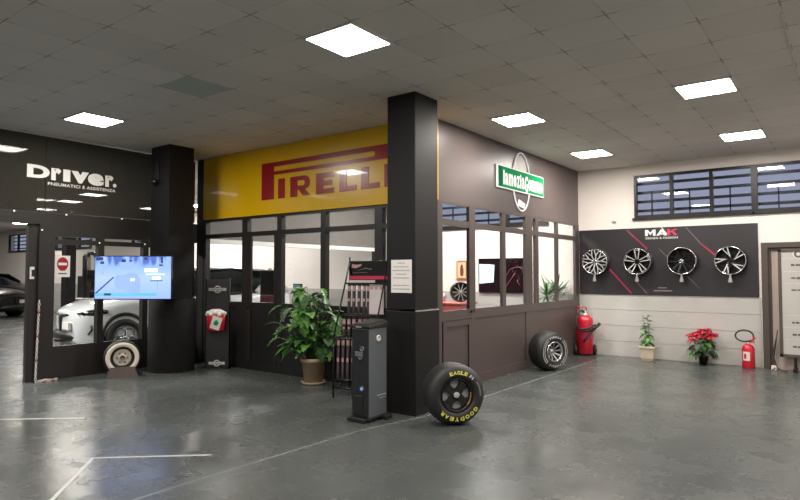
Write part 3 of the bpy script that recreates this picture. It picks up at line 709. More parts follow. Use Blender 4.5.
# ================================================================== TYRES
def racing_tyre(loc, rz, label, kind):
    R0, W = (.302, .33) if kind == 0 else (.300, .33)
    t = thing('racing_tyre', label, 'tyre', loc, rz)
    up = Matrix.Translation((0, 0, R0)) @ FRONT
    b = MB(); b.T = up; h = W/2; ri = .165 if kind == 0 else .157
    prof = [(ri, -h+.03), (ri+.02, -h), (R0-.09, -h-.006), (R0-.04, -h+.012), (R0-.012, -h+.045), (R0, -h+.09), (R0, h-.09), (R0-.012, h-.045), (R0-.04, h-.012), (R0-.09, h+.006), (ri+.02, h), (ri, h-.03), (ri, -h+.03)]
    b.lathe(prof, 64); b.build('rubber', 'rubber', t)
    if kind == 0:
        b = MB(); b.T = up
        b.lathe([(ri+.002, h-.02), (ri-.012, h-.012), (ri-.02, h-.05), (ri-.03, h-.14), (ri-.03, -h+.03)], 48)
        b.build('rim', 'black_metal', t)
        b = MB(); b.T = up; b.lathe([(ri-.024, h-.087), (0, h-.087)], 32); b.build('rim_back', 'grey_hole', t)
        b = MB(); b.T = up
        for k in range(4):
            a = PI/4+k*PI/2+.1; n = 6; r0_, r1_ = .035, ri-.015
            L_e = []; R_e = []
            for i in range(n+1):
                q = i/n; r = r0_+(r1_-r0_)*q; hw_ = .027+.06*max(0, q-.5)**2/.3+.02*(1-q)
                da = hw_/r if r > hw_ else PI/4
                L_e.append((r*math.cos(a+da), r*math.sin(a+da))); R_e.append((r*math.cos(a-da), r*math.sin(a-da)))
            for i in range(n):
                z0, z1 = h-.05+.0*i, h-.05
                b.prism([L_e[i], L_e[i+1], R_e[i+1], R_e[i]], h-.085, h-.05)
        b.lathe([(.05, h-.085), (.05, h-.045), (.03, h-.04)], 24); b.build('spokes', 'rubber_dark', t)
        b = MB(); b.T = up; b.lathe([(.03, h-.05), (.03, h-.032), (.02, h-.028), (0, h-.028)], 20); b.build('hub', 'grey_hole', t)
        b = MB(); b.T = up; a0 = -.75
        b.tube([((ri-.018)*math.cos(a0+i*.09), (ri-.018)*math.sin(a0+i*.09), h-.03) for i in range(11)], .008, 6); b.build('reflection_arc', 'reflection_tint', t)  # warm reflection on the rim, modelled as a tinted arc
        def ring_text(bb, body, ang0, ang1, rad, hgt, wid):
            n = len(body)
            for i, ch in enumerate(body):
                if ch == ' ': continue
                a = R_(ang0+(ang1-ang0)*(i/(n-1) if n > 1 else 0)); bb.T = up @ Matrix.Rotation(-a, 4, 'Z') @ Matrix.Translation((0, rad, h+.008)) @ Matrix.Rotation(-.08, 4, 'X')
                ww = wid*(.45 if ch in '1I' else 1); bb.text(ch, -ww/2, ww/2, -hgt/2, hgt/2, 0, bold=.03)
        b = MB(); ring_text(b, 'EAGLE', -18, 22, .226, .035, .033); b.build('yellow_lettering', 'tyre_yellow', t)
        b = MB(); ring_text(b, 'GOODYEAR', 127, 225, .228, .038, .041); b.build('yellow_lettering', 'tyre_yellow', t)
        b = MB(); ring_text(b, 'F1', 36, 43, .226, .03, .024); b.build('white_lettering', 'tyre_white', t)
        b = MB(); b.T = up
        for i in range(9):
            a = PI/2-R_(58+i*4); b.T = up @ Matrix.Rotation(a-PI/2, 4, 'Z') @ Matrix.Translation((0, .234, h+.008)); b.add([(-.006, -.008, 0), (.006, -.008, 0), (.006, .008, 0), (-.006, .008, 0)], [(0, 1, 2, 3)])
        b.build('small_marking', 'ink_light', t)
    else:
        b = MB(); b.T = up
        b.lathe([(ri+.004, h-.015), (ri, h+.006), (ri-.014, h+.006), (ri-.02, h-.02), (ri-.03, h-.10), (ri-.035, -h+.03)], 48); b.build('rim', 'silver', t)
        b = MB(); b.T = up; b.lathe([(ri-.03, h-.12), (0, h-.12)], 32); b.build('rim_back', 'dark_alloy', t)
        b = MB(); b.T = up
        for k in range(10):
            a = 2*PI*k/10
            p = Vector((.03*math.cos(a), .03*math.sin(a))); q = Vector(((ri-.012)*math.cos(a+.12), (ri-.012)*math.sin(a+.12))); d = (q-p).normalized(); n = Vector((-d.y, d.x))
            vs = [(*(p+n*.008), h-.07), (*(p-n*.008), h-.07), (*(q-n*.011), h-.02), (*(q+n*.011), h-.02)]; vs += [(x, y, z-.03) for x, y, z in vs]
            b.add(vs, [(0, 1, 2, 3), (7, 6, 5, 4), (0, 4, 5, 1), (1, 5, 6, 2), (2, 6, 7, 3), (3, 7, 4, 0)])
        b.lathe([(.042, h-.10), (.042, h-.06), (.03, h-.05), (0, h-.05)], 20); b.build('spokes', 'silver', t)
        def arc_bar(bb, r, w_, a0, a1):
            n = 16; bb.T = up
            for i in range(n):
                aa, ab = R_(90-(a0+(a1-a0)*i/n)), R_(90-(a0+(a1-a0)*(i+1)/n)); q = [(r-w_, aa), (r+w_, aa), (r+w_, ab), (r-w_, ab)]
                bb.add([(rr*math.cos(a), rr*math.sin(a), h+.0085) for rr, a in q], [(0, 1, 2, 3)])
        b = MB()
        for base in (-25, 155):
            for i, ch in enumerate('PIRELLI'):
                a = R_(base+i*9); b.T = up @ Matrix.Rotation(-a, 4, 'Z') @ Matrix.Translation((0, .226, h+.008)) @ Matrix.Rotation(-.08, 4, 'X'); ww = .008 if ch == 'I' else .024; b.text(ch, -ww/2, ww/2, -.015, .015, 0, bold=.01)
        arc_bar(b, .210, .004, 45, 145); arc_bar(b, .210, .004, 225, 325)
        arc_bar(b, .242, .003, 45, 145); arc_bar(b, .242, .003, 225, 325)
        b.build('white_marking', 'tyre_white', t)
    return t
c1 = on_z(457.5, 426.5); th = R_(51); ax = Vector((math.sin(th), -math.cos(th), 0)); c1 = c1-ax*.15
racing_tyre((c1.x, c1.y, 0), th, 'wide black racing tyre with yellow sidewall lettering beside the black pillar', 0)
c2 = on_z(552.3, 370.7); th = R_(65); ax = Vector((math.sin(th), -math.cos(th), 0)); c2 = c2-ax*.10
racing_tyre((c2.x, c2.y, 0), th, 'wide black racing tyre on a silver rim by the brown office wall', 1)
# whitewall tyre on its stand
p = EYE+ray(122.3, 357.5)*8.75
rz = to_cam(p.x, p.y)+.05; Rw = .25; zc = p.z
t = thing('whitewall_tyre', 'vintage whitewall tyre with cream steel wheel before the left glass', 'tyre', (p.x, p.y, zc), rz)
b = MB(); b.T = FRONT; h = .06
b.lathe([(.15, -h), (.2, -h-.012), (.235, -h+.01), (Rw, -.025), (Rw, .025), (.238, h-.008), (.228, h)], 48); b.lathe([(.165, h), (.15, h-.004), (.148, -h)], 48); b.build('rubber', 'rubber', t)
b = MB(); b.T = FRONT; b.lathe([(.224, h-.002), (.212, h+.012), (.185, h+.013), (.163, h)], 48); b.build('whitewall', 'cream', t)
b = MB(); b.T = FRONT; b.lathe([(.150, h-.03), (.138, h-.02), (.125, h-.05), (.124, h-.06)], 40, 0); b.build('rim_ring', 'rubber_dark', t)
b = MB(); b.T = FRONT; b.lathe([(.128, h-.055), (.122, h-.03), (.105, h-.02), (.085, h-.04), (.06, h-.03), (.035, h-.02)], 40); b.build('wheel_disc', 'hub_cream', t)
b = MB(); b.T = FRONT; b.lathe([(.035, h-.02), (.03, h-.035), (0, h-.035)], 20)
for k in range(6):
    a = 2*PI*k/6; b.T = FRONT @ Matrix.Translation((.07*math.cos(a), .07*math.sin(a), 0)); b.lathe([(.013, h-.03), (.011, h-.022), (0, h-.022)], 10)
b.build('hub_bolts', 'stand_brown', t)
g = thing('tyre_stand', 'low brown trapezoid stand under the whitewall tyre', 'stand', (p.x, p.y, 0), rz)
b = MB(); zt_ = .155
for y0, y1 in ((-.10, -.075), (.075, .10)):
    b.T = FRONT; b.prism([(-.215, 0), (.215, 0), (.16, zt_), (-.16, zt_)], -y1, -y0)
b.T = Matrix(); b.box(-.19, .19, -.075, .075, 0, .02); b.build('cheek_plate', 'stand_brown', g)
b = MB(); b.box(.2, .27, .06, .12, 0, .05); b.build('foot', 'black', g)
# ================================================================== FIRE EXTINGUISHERS
def ring_path(c, r, a0, a1, n, axis='y', sq=1.):
    out = []
    for i in range(n+1):
        a = a0+(a1-a0)*i/n; out.append((c[0]+r*math.cos(a), c[1], c[2]+r*sq*math.sin(a)))
    return out
t = thing('wheeled_extinguisher', 'large red wheeled fire extinguisher with black hose in the back corner', 'fire extinguisher', (-3.935, 10.96, 0), .6)
b = MB(); b.lathe([(.0, .03), (.11, .03), (.14, .05), (.14, .64), (.13, .69), (.09, .73), (.05, .745)], 32); b.build('cylinder', 'ext_red', t)
b = MB(); b.lathe([(.055, .74), (.055, .77), (.03, .78), (.03, .82), (0, .82)], 16); b.cyl((-.06, 0, .80), (.06, 0, .80), .012); b.build('valve', 'silver_matte', t)
b = MB(); b.tube([(-.13, .1, .05), (-.13, .12, .6), (-.12, .12, .86), (-.1, .1, .885), (.03, .1, .885), (.045, .1, .87), (.05, .11, .75), (.1, .13, .6), (.12, .12, .05)], .012, 8); b.build('trolley_frame', 'ext_red', t)
for sx in (-1, 1):
    b = MB(); b.T = Matrix.Translation((sx*.175, .06, .10)) @ Matrix.Rotation(PI/2, 4, 'Y'); b.lathe([(.03, -.02), (.08, -.025), (.1, -.015), (.1, .015), (.08, .025), (.03, .02), (.03, -.02)], 24); b.build('wheel', 'rubber', t)
b = MB(); b.cyl((-.17, .06, .1), (.17, .06, .1), .012); b.build('axle', 'black_metal', t)
b = MB()
hose = [(-.02, -.02, .80), (-.07, -.04, .83), (-.15, -.06, .80), (-.19, -.08, .70), (-.185, -.12, .58), (-.14, -.16, .50), (-.04, -.175, .50), (.06, -.175, .54), (.14, -.16, .575), (.17, -.13, .57), (.13, -.16, .50), (.05, -.18, .42), (-.03, -.175, .34), (-.08, -.16, .27)]
b.tube(hose, .017, 8); b.tube([(-.14, -.165, .47), (0, -.18, .475), (.12, -.175, .53)], .012, 8); b.build('hose', 'rubber', t)
b = MB(); b.cyl((.06, -.175, .45), (.22, -.16, .60), .018, .03); b.build('nozzle', 'rubber_dark', t)
b = MB(); b.lathe([(.1415, .30), (.1415, .46)], 14, a0=-2.2, a1=-1.1); b.build('label', 'magenta_dim', t)
t = thing('fire_extinguisher', 'small red fire extinguisher with looped black hose on the floor by the doorway', 'fire extinguisher', (-1.325, 11.02, 0), .15)
b = MB(); b.lathe([(0, .0), (.085, .0), (.092, .012), (.092, .31), (.08, .35), (.045, .38), (.03, .39)], 28); b.build('cylinder', 'ext_red', t)
b = MB(); b.lathe([(.03, .385), (.03, .41), (.015, .415), (.015, .44), (0, .44)], 14); b.build('neck', 'silver_matte', t)
b = MB(); b.tube([(0, 0, .43), (.06, -.02, .45), (.10, -.03, .50)], .009, 6, flat=2); b.tube([(.0, 0, .42), (.06, -.02, .425), (.09, -.03, .42)], .008, 6, flat=2); b.build('lever', 'ext_red', t)
b = MB(); b.tube([(0, 0, .42)]+ring_path((-.05, -.02, .515), .125, -.95, -.95-5.6, 28, sq=.72), .0125, 8); b.build('hose', 'rubber', t)
b = MB(); b.lathe([(.0932, .13), (.0932, .27)], 12, a0=-2.5, a1=-1.35); b.build('label', 'label_white', t)
b = MB(); b.lathe([(.0938, .16), (.0938, .235)], 8, a0=-2.3, a1=-1.9); b.build('label_print', 'ext_red', t)
# ================================================================== PLANTS
def leaf(bb, base, dir_, up_, L, W, bend=.4, n=7, m=0, lobes=0, fold=.25):
    base = Vector(base); d = Vector(dir_).normalized(); s = d.cross(Vector(up_)).normalized(); u = s.cross(d).normalized()
    rows = []
    for i in range(n+1):
        q = i/n; c = base+d*(L*q*(1-.15*bend*q))+u*(-bend*L*q*q*.6)
        w_ = W*math.sin(PI*min(1, q*.93+.07))**.8*(1-.25*q)
        if lobes and 0 < i < n: w_ *= (1. if i % 2 else .42)
        if i == n: w_ = .002
        rows.append((c-s*w_+u*w_*fold, c, c+s*w_+u*w_*fold))
    vs = [tuple(p) for r in rows for p in r]; fs = []
    for i in range(n): fs += [(i*3, i*3+1, i*3+4, i*3+3), (i*3+1, i*3+2, i*3+5, i*3+4)]
    bb.add(vs, fs, m, not lobes)
def pot_parts(t, r0, r1, h, m, saucer=True, rim=.02):
    b = MB(); z0 = .02 if saucer else 0
    b.lathe([(0, z0), (r0, z0), (r1-.012, z0+h-.05), (r1+rim*.4, z0+h-.05), (r1+rim*.5, z0+h), (r1-.015, z0+h), (r1-.03, z0+h-.04)], 32); b.build('pot', m, t)
    b = MB(); b.lathe([(r1-.03, z0+h-.04), (0, z0+h-.03)], 24); b.build('soil', 'soil', t)
    if saucer:
        b = MB(); b.lathe([(0, 0), (r0+.02, 0), (r0+.045, .035), (r0+.035, .035), (r0+.01, .012), (0, .012)], 32); b.build('saucer', m, t)
# big leafy plant
rnd = random.Random(11)
t = thing('potted_plant', 'big leafy green plant in a beige pot before the dark office wall', 'plant', (-5.93, 5.93, 0))
pot_parts(t, .125, .17, .33, 'pot_beige')
st = MB(); fo = MB()
rx = Vector((.8, .6, 0)); fx = Vector((.6, -.8, 0))
for k in range(92):
    hgt = rnd.uniform(.44, 1.33); wmax = .46 if .62 < hgt < 1.1 else (.26 if hgt >= 1.1 else .30)
    u_ = rnd.uniform(-wmax, wmax*.72)
    v_ = rnd.uniform(-.04, .24); top = rx*u_+fx*v_+Vector((0, 0, hgt))
    base = Vector((rnd.uniform(-.07, .07), rnd.uniform(-.07, .07), .30))
    mid = base.lerp(top, .5)+Vector((0, 0, .08))-(rx*u_)*.15
    st.tube([base, mid, top], [.008, .006, .004], 5)
    d = (rx*(u_*1.2+rnd.uniform(-.6, .6))+fx*rnd.uniform(.1, .9)+Vector((0, 0, rnd.uniform(-.45, .45))))
    big = rnd.random() < .75
    leaf(fo, top, d, (0, 0, 1), rnd.uniform(.17, .27), rnd.uniform(.06, .10), rnd.uniform(.3, 1.), 10 if big else 8, rnd.choice((0, 0, 1, 2)), lobes=big)
    if rnd.random() < .8: leaf(fo, mid.lerp(top, .5), (rx*rnd.uniform(-1, 1)+fx*rnd.uniform(-.1, 1)+Vector((0, 0, rnd.uniform(-.2, .6)))), (0, 0, 1), rnd.uniform(.12, .2), rnd.uniform(.04, .065), .7, 8, rnd.choice((0, 2, 2)), lobes=True)
st.build('stems', 'stem', t); fo.build('foliage', ['leaf', 'leaf_light', 'leaf_dark'], t)
# small plant
t = thing('small_potted_plant', 'little green plant in a pale square-rimmed pot by the grey wall', 'plant', (-2.84, 11.0, 0))
b = MB()
def sq(r, z): return [(r, r, z), (-r, r, z), (-r, -r, z), (r, -r, z)]
b.loft([sq(.10, 0.03), sq(.105, .06), sq(.122, .21), sq(.138, .212), sq(.142, .25), sq(.12, .25), sq(.115, .22)], True, True); b.box(-.09, .09, -.09, .09, 0, .03); b.build('pot', 'pot_pale', t, bevel=.006)
b = MB(); b.box(-.118, .118, -.118, .118, .215, .225); b.build('soil', 'soil', t)
st = MB(); fo = MB()
for k in range(5):
    bx = rnd.uniform(-.05, .05); top = Vector((bx*1.6+rnd.uniform(-.04, .04), rnd.uniform(-.05, .05), .25+rnd.uniform(.25, .52) if k else .78))
    base = Vector((bx, 0, .22)); st.tube([base, base.lerp(top, .5)+Vector((.01, 0, 0)), top], [.006, .005, .003], 5)
    for i in range(11):
        q = .15+.85*i/10; p = base.lerp(top, q); a = i*2.4+k
        leaf(fo, p, (math.cos(a), math.sin(a), .35-.5*(q < .5)), (0, 0, 1), 0.11*(1.15-q*.5)+.03, .036, .8, 6, rnd.choice((0, 0, 1)))
st.build('stems', 'stem', t); fo.build('foliage', ['leaf', 'leaf_light'], t)
# poinsettia
t = thing('poinsettia', 'red poinsettia in a small dark pot on the floor by the grey wall', 'plant', (-1.97, 10.98, 0))
b = MB(); b.lathe([(0, 0), (.055, 0), (.075, .13), (.082, .13), (.08, .15), (.07, .15), (.065, .12), (0, .12)], 24); b.build('pot', 'black', t)
st = MB(); fo = MB(); br = MB()
for k in range(21):
    a = k*2.4; r = .02+.19*math.sqrt(k/21.); hx = (r*math.cos(a), r*math.sin(a)*.75, .59-3.2*r*r+rnd.uniform(-.04, .03))
    st.tube([(0, 0, .12), (hx[0]*.5, hx[1]*.5, .28), hx], [.006, .005, .004], 5)
    for i in range(7):
        aa = a+2*PI*i/7+rnd.uniform(-.2, .2); leaf(br, hx, (math.cos(aa), math.sin(aa), rnd.uniform(-.3, .35)), (0, 0, 1), rnd.uniform(.09, .13), .034, .6, 5, 0)
for k in range(44):
    a = rnd.uniform(0, 2*PI); z = rnd.uniform(.17, .42); r = rnd.uniform(.03, .15)
    leaf(fo, (r*math.cos(a), r*math.sin(a), z), (math.cos(a), math.sin(a), rnd.uniform(-.7, .1)), (0, 0, 1), rnd.uniform(.13, .19), .048, .7, 6, rnd.choice((0, 0, 1)))
st.build('stems', 'stem', t); br.build('red_bracts', 'bract_red', t); fo.build('foliage', ['leaf_dark', 'leaf'], t)
# office spiky plant
p = Vector((-4.48, 10.72, 0))
t = thing('spiky_plant', 'green spiky-leaved plant behind the glass of the brown wall', 'plant', p)
pot_parts(t, .14, .19, .38, 'pot_beige'); fo = MB(); st = MB(); st.tube([(0, 0, .36), (.01, -.1, .7), (0, -.22, 1.08)], [.03, .025, .02], 8); st.tube([(.0, .05, .36), (.02, .15, .7), (.0, .22, 1.12)], [.02, .02, .015], 8)
for cx, cy, cz, n in ((0, -.22, 1.08, 36), (0, .22, 1.12, 36)):
    for k in range(n):
        a = k*2.4; e = rnd.uniform(-.2, 1.3); leaf(fo, (cx, cy, cz), (math.cos(a)*.8*math.cos(e), math.sin(a)*math.cos(e), math.sin(e)), (0, 0, 1), rnd.uniform(.36, .52), .024, rnd.uniform(.2, .8), 6, rnd.choice((0, 0, 1)))
for v_ in fo.v: v_.x = min(v_.x, XB-.14-p.x); v_.y = min(v_.y, YB-.06-p.y)
st.build('trunk', 'stand_brown', t); fo.build('foliage', ['leaf_office', 'leaf'], t)
# ================================================================== TOWER + RACK
t = thing('service_tower', 'tall dark grey service tower with round ports in front of the office pillar', 'tower', (-4.01, 4.83, 0), .03)
b = MB(); b.rbox(-.10, .11, -.15, .15, .05, .945, .012); b.build('cabinet', 'tower_grey', t)
b = MB(); b.box(-.104, .106, -.162, -.148, .06, .94); b.build('front_panel', 'tower_dark', t, bevel=.004)
b = MB(); b.loft([[(x, y, z) for x, y, z in ((-.115, -.175, .945), (.12, -.165, .945), (.12, .16, .945), (-.115, .16, .945))], [(-.115, -.18, .975), (.12, -.17, .975), (.12, .16, 1.0), (-.115, .16, 1.0)], [(-.09, -.15, .995), (.09, -.14, .995), (.09, .14, 1.03), (-.09, .14, 1.03)]], True, True); b.build('top_cap', 'black', t, bevel=.008)
b = MB(); b.box(-.14, .09, -.20, -.10, 0, .05); b.box(-.12, .17, .06, .17, 0, .05); b.box(-.10, .11, -.16, .16, .02, .05); b.build('base', 'black', t, bevel=.01)
for z, x in ((.74, .03), (.655, .01), (.34, .03)):
    b = MB(); b.T = Matrix.Translation((x, -.162, z)) @ FRONT; b.lathe([(.026, 0), (.026, .012), (.019, .014), (.017, .004), (0, .004)], 20); b.build('round_port', 'tower_grey', t)
b = MB(); b.T = Matrix.Translation((.03, -.164, .34)) @ FRONT; b.lathe([(.014, .01), (.012, .014), (0, .014)], 12)
b.build('port_light', 'blue_led', t)
for z0, z1 in ((.66, .71), (.08, .27)):
    b = MB(); b.box(-.06, .04, -.172, -.16, z0, z1); b.build('recess_plate', 'tower_grey' if z0 > .5 else 'black', t, bevel=.004)
b = MB(); b.T = Matrix.Translation((.111, -.0, .84)) @ Matrix.Rotation(PI/2, 4, 'Y'); b.lathe([(.034, 0), (.034, .006), (.022, .008), (.02, .002), (0, .002)], 24); b.build('dial', 'label_white', t)
b = MB(); b.box(.1105, .1115, -.02, .13, .255, .262); b.box(.1105, .1115, .02, .12, .225, .229); b.build('label_line', 'label_white', t)
b = MB(); b.box(-.04, .03, -.183, -.176, .955, .968); b.build('cap_badge', 'ink_light', t)
# rack of wiper packs
RZ = math.atan2(.35, .94); RO = Vector((-5.05, 5.39, 0))
t = thing('wiper_rack', 'black stepped wire rack of wiper packs with a printed header by the pillar', 'rack', RO, RZ)
b = MB(); Wd, D = .52, .54
def bar(p, q, r=.0115): b.cyl(p, q, r, n=8)
for x in (0, Wd):
    bar((x, 0, 0), (x, 0, .72)); bar((x, 0, .72), (x, D, 1.66)); bar((x, D, 0), (x, D, 1.72)); bar((x, 0, .12), (x, D, .12)); bar((x, 0, .72), (x, D, .72))
bar((.25, 0, 0), (.25, 0, .72))
for y, z in ((0, .12), (D, .12), (0, .72), (.19, .98), (.36, 1.38), (D, 1.36), (D, 1.66), (0, .22)): bar((0, y, z), (Wd, y, z))
b.build('frame', 'black_metal', t)
for y0, y1, z in ((0.02, .10, .215), (.17, .28, .70), (.33, .44, .985)): b = MB(); b.box(0.01, Wd-.01, y0, y1, z, z+.008); b.build('shelf', 'black_metal', t)
b = MB(); b.box(-.005, Wd+.005, D-.012, D+.004, 1.38, 1.665); b.build('header_board', 'black_gloss', t)
b = MB(); b.box(0, Wd, D-.016, D-.012, 1.43, 1.475); b.build('header_stripe', 'magenta', t)
b = MB(); b.box(0, Wd*.68, D-.016, D-.012, 1.385, 1.42); b.build('header_edge', 'label_white', t)
b = MB(); b.T = Matrix.Translation((.03, D-.014, 1.585)) @ FRONT; b.prism([(0, 0), (.06, -.01), (.13, .02), (.14, .045), (.07, .035), (.01, .045)], 0, .003); b.build('header_emblem', 'pink_label', t)
b = MB(); b.T = Matrix.Translation((.0, D-.014, 1.51)) @ FRONT; b.prism([(.10, .03), (.22, .06), (.30, .045), (.31, .055), (.22, .07)], 0, .003); b.prism([(.05, .0), (.25, .01), (.25, .014), (.05, .006)], 0, .003); b.build('header_drawing', 'grey_line', t)
ORD = ['first', 'second', 'third', 'fourth', 'fifth', 'sixth', 'seventh']
RM = Matrix.Translation(RO) @ Matrix.Rotation(RZ, 4, 'Z')
def wiper_pack(h):
    o = thing('wiper_pack', 'x', 'package')
    b = MB(); b.rbox(-.021, .021, -.012, .012, 0, h, .006); b.build('blister', 'pack_dark', o)
    b = MB(); b.box(-.019, .019, -.0135, -.012, h-.085, h-.02); b.build('head_label', 'pink_label', o)
    b = MB(); b.box(-.008, .008, -.0145, -.012, .06, h-.11); b.build('blade', 'pack_clear', o)
    b = MB(); b.box(-.014, .014, -.0155, -.013, h*.42, h*.52); b.build('mid_label', 'pink_label', o)
    return o
for row, y, z, h, xs_, where in (('bottom', .05, .223, .49, [.02+.062*i for i in range(8)], 'bottom tier'), ('middle', .22, .708, .25, [.03, .095, .16, .24, .305, .37], 'middle tier'), ('top', .385, .993, .375, [.03, .095, .165, .235, .29], 'top tier')):
    proto = None
    for i, x in enumerate(xs_):
        o = wiper_pack(h) if proto is None else copy_tree(proto); proto = proto or o
        p = RM @ Vector((x+.02, y, z)); o.location = p; o.rotation_euler = (R_(-3), 0, RZ)
        o['label'] = '%s slim dark wiper pack from the left on the %s of the wire rack' % (ORD[i] if i < 7 else 'last', where); o['group'] = 'wiper packs on the rack'
for i in range(3):
    b = MB(); b.rbox(-.032, .032, -.012, .012, 0, .38, .004); b.box(-.02, .02, -.014, -.012, .31, .35, 1)
    o = b.build('white_carton', ['pack_white', 'pink_label']); p = RM @ Vector((.355+.062*i, .385, .993)); o.location = p; o.rotation_euler = (R_(-3), 0, RZ)
    tag(o, '%s tall white carton at the right end of the rack top tier' % ('leftmost', 'middle', 'rightmost')[i].replace('leftmost', 'first').replace('rightmost', 'third').replace('middle', 'second'), 'package', 'white cartons on the rack')
# ================================================================== LEFT AREA THINGS
# television on the left pillar
p = EYE+ray(133, 277.6)*8.62
t = thing('television', 'large flat television showing a blue picture on the left black pillar', 'television', p, YAW)
hw, hh = .545, .302
b = MB(); b.rbox(-hw-.012, hw+.012, 0, .045, -hh-.014, hh+.012, .006); b.build('casing', 'black_gloss', t)
b = MB(); b.add([(-hw, -.002, -hh), (hw, -.002, -hh), (hw, -.002, hh), (-hw, -.002, hh)], [(0, 1, 2, 3)]); b.build('screen', 'screen', t)
def scr(x, y): return (x-43)/(680-43)*2*hw-hw, hh-(y-93)/(445-93)*2*hh
def poly(name, pts, m, z=.003):
    b = MB(); b.T = FRONT; b.prism([scr(*q) for q in pts], z, z+.001); return b.build(name, m, t)
poly('picture_road_edge', [(43, 400), (195, 262), (205, 268), (52, 408)], 'led_navy')
poly('picture_ticker', [(43, 398), (560, 398), (560, 422), (43, 422)], 'led_teal')
poly('picture_ticker_tag', [(122, 400), (180, 400), (180, 418), (122, 418)], 'led_navy', .0045)
car_p = [(205, 300), (215, 258), (240, 245), (285, 248), (320, 235), (380, 225), (410, 255), (425, 300), (425, 395), (300, 395), (280, 360), (240, 372), (212, 345)]
poly('picture_vehicle', car_p, 'led_slate')
poly('picture_vehicle_plate', [(340, 275), (378, 275), (378, 300), (340, 300)], 'led_pale', .0045)
for q in ([(458, 193), (570, 193), (570, 222), (458, 222)], [(525, 262), (592, 262), (592, 285), (525, 285)]): poly('picture_caption', q, 'led_white')
poly('picture_caption', [(470, 236), (630, 236), (630, 247), (470, 247)], 'led_cyan')
poly('picture_line', [(505, 292), (612, 292), (612, 299), (505, 299)], 'led_navy')
poly('picture_line', [(567, 299), (573, 299), (573, 375), (567, 375)], 'led_slate')
for q in ([(85, 133), (118, 133), (118, 155), (85, 155)], [(580, 158), (612, 158), (612, 172), (580, 172)], [(265, 115), (300, 115), (300, 140), (265, 140)], [(595, 98), (612, 98), (612, 150), (595, 150)], [(50, 98), (110, 98), (110, 125), (50, 125)], [(330, 120), (350, 120), (350, 140), (330, 140)], [(455, 98), (482, 98), (482, 122), (455, 122)]): poly('picture_dark_patch', q, 'led_navy')
for q in ([(90, 155), (118, 155), (118, 240), (90, 240)], [(245, 140), (375, 135), (370, 175), (330, 195), (260, 180)]): poly('picture_slate_patch', q, 'led_slate')
inv = Matrix.Rotation(-YAW, 4, 'Z') @ Matrix.Translation(-p)
e0 = inv @ Vector((-8.4, 5.135, 1.45)); b = MB(); b.box(-.1, .28, .045, .06, -.12, .12); b.tube([(.15, .06, 0), (.26, .12, 0), tuple(e0)], .02, 8); b.build('wall_arm', 'black_metal', t)
# small camera on that pillar
t = thing('security_camera', 'small dark dome camera fixed high on the left black pillar', 'camera', (-8.52, 5.13, 2.93))
b = MB(); b.box(-.05, .05, -.012, 0, -.02, .3); b.build('bracket', 'black_metal', t)
b = MB(); b.T = Matrix.Translation((0, -.05, -.03)); b.lathe([(.05, .05), (.055, .02), (.05, -.01), (.03, -.035), (0, -.045)], 18); b.lathe([(.05, .05), (0, .05)], 18); b.build('dome', 'black_gloss', t)
# tall black display stand
p = on_z(216, 368.5); p.y += .02
t = thing('display_totem', 'narrow black display stand with round barred emblems beside the left pillar', 'stand', p, YAW)
hw = .185
b = MB(); b.rbox(-hw, hw, -.02, .02, .02, 1.42, .01); b.build('panel', 'black', t)
for x in (-hw-.008, hw-.004):
    b = MB(); b.box(x, x+.012, -.03, .03, 0, 1.44); b.build('side_rail', 'black_metal', t)
b = MB(); b.box(-hw, hw, -.10, .10, 0, .02); b.build('base', 'black', t)
for z, s in ((1.255, 1.), (.085, .9)):
    b = MB(); b.T = Matrix.Translation((0, -.022, z)) @ FRONT
    b.lathe([(.058*s, 0), (.058*s, .003), (.042*s, .003), (.042*s, 0)], 28); b.prism([(-.14*s, -.022*s), (.14*s, -.022*s), (.14*s, .022*s), (-.14*s, .022*s)], .001, .004)
    b.build('emblem', 'label_white' if z < .5 else 'silver_matte', t)
    b = MB(); b.T = Matrix.Translation((0, -.022, z)) @ FRONT
    x = -.115*s
    while x < .1*s: b.prism([(x, -.008*s), (x+.018*s, -.008*s), (x+.018*s, .008*s), (x, .008*s)], .004, .005); x += .027*s
    b.build('emblem_print', 'ink', t)
q = p+Vector((.6, -.8, 0))*.085
t = thing('red_bag', 'red gift bag with white fluffy top hung on the black display stand', 'bag', (q.x, q.y, .60), YAW)
b = MB()
def bagring(w, d, z, n=20): return [(w*math.cos(2*PI*i/n)*(1+.04*math.sin(5*i)), d*math.sin(2*PI*i/n), z) for i in range(n)]
b.loft([bagring(.12, .045, 0), bagring(.135, .055, .02), bagring(.145, .058, .16), bagring(.155, .055, .27)], True, True, 0, True); b.build('bag_body', 'ext_red', t)
b = MB()
for k in range(12):
    a = 2*PI*k/12; b.T = Matrix.Translation((.135*math.cos(a), .035*math.sin(a)-.005, .275+.015*math.sin(3*k))); b.lathe([(0, -.035), (.03, -.02), (.036, 0), (.028, .022), (0, .034)], 10)
b.T = Matrix(); b.loft([bagring(.14, .05, .27), bagring(.12, .04, .32), bagring(.06, .02, .345)], True, True, 0, True); b.build('fluffy_trim', 'bag_fluff', t)
b = MB(); b.T = Matrix.Translation((.02, -.062, .13)) @ Matrix.Rotation(.3, 4, 'Y') @ FRONT; b.prism([(-.075, -.10), (.075, -.10), (.075, .10), (-.075, .10)], 0, .004); b.build('gift_card', 'label_white', t)
b = MB(); b.T = Matrix.Translation((.02, -.067, .13)) @ Matrix.Rotation(.3, 4, 'Y') @ FRONT; b.prism([(-.04, -.03), (.02, -.045), (.045, .01), (.0, .05), (-.03, .03)], 0, .003); b.build('card_print', 'green_sign', t)
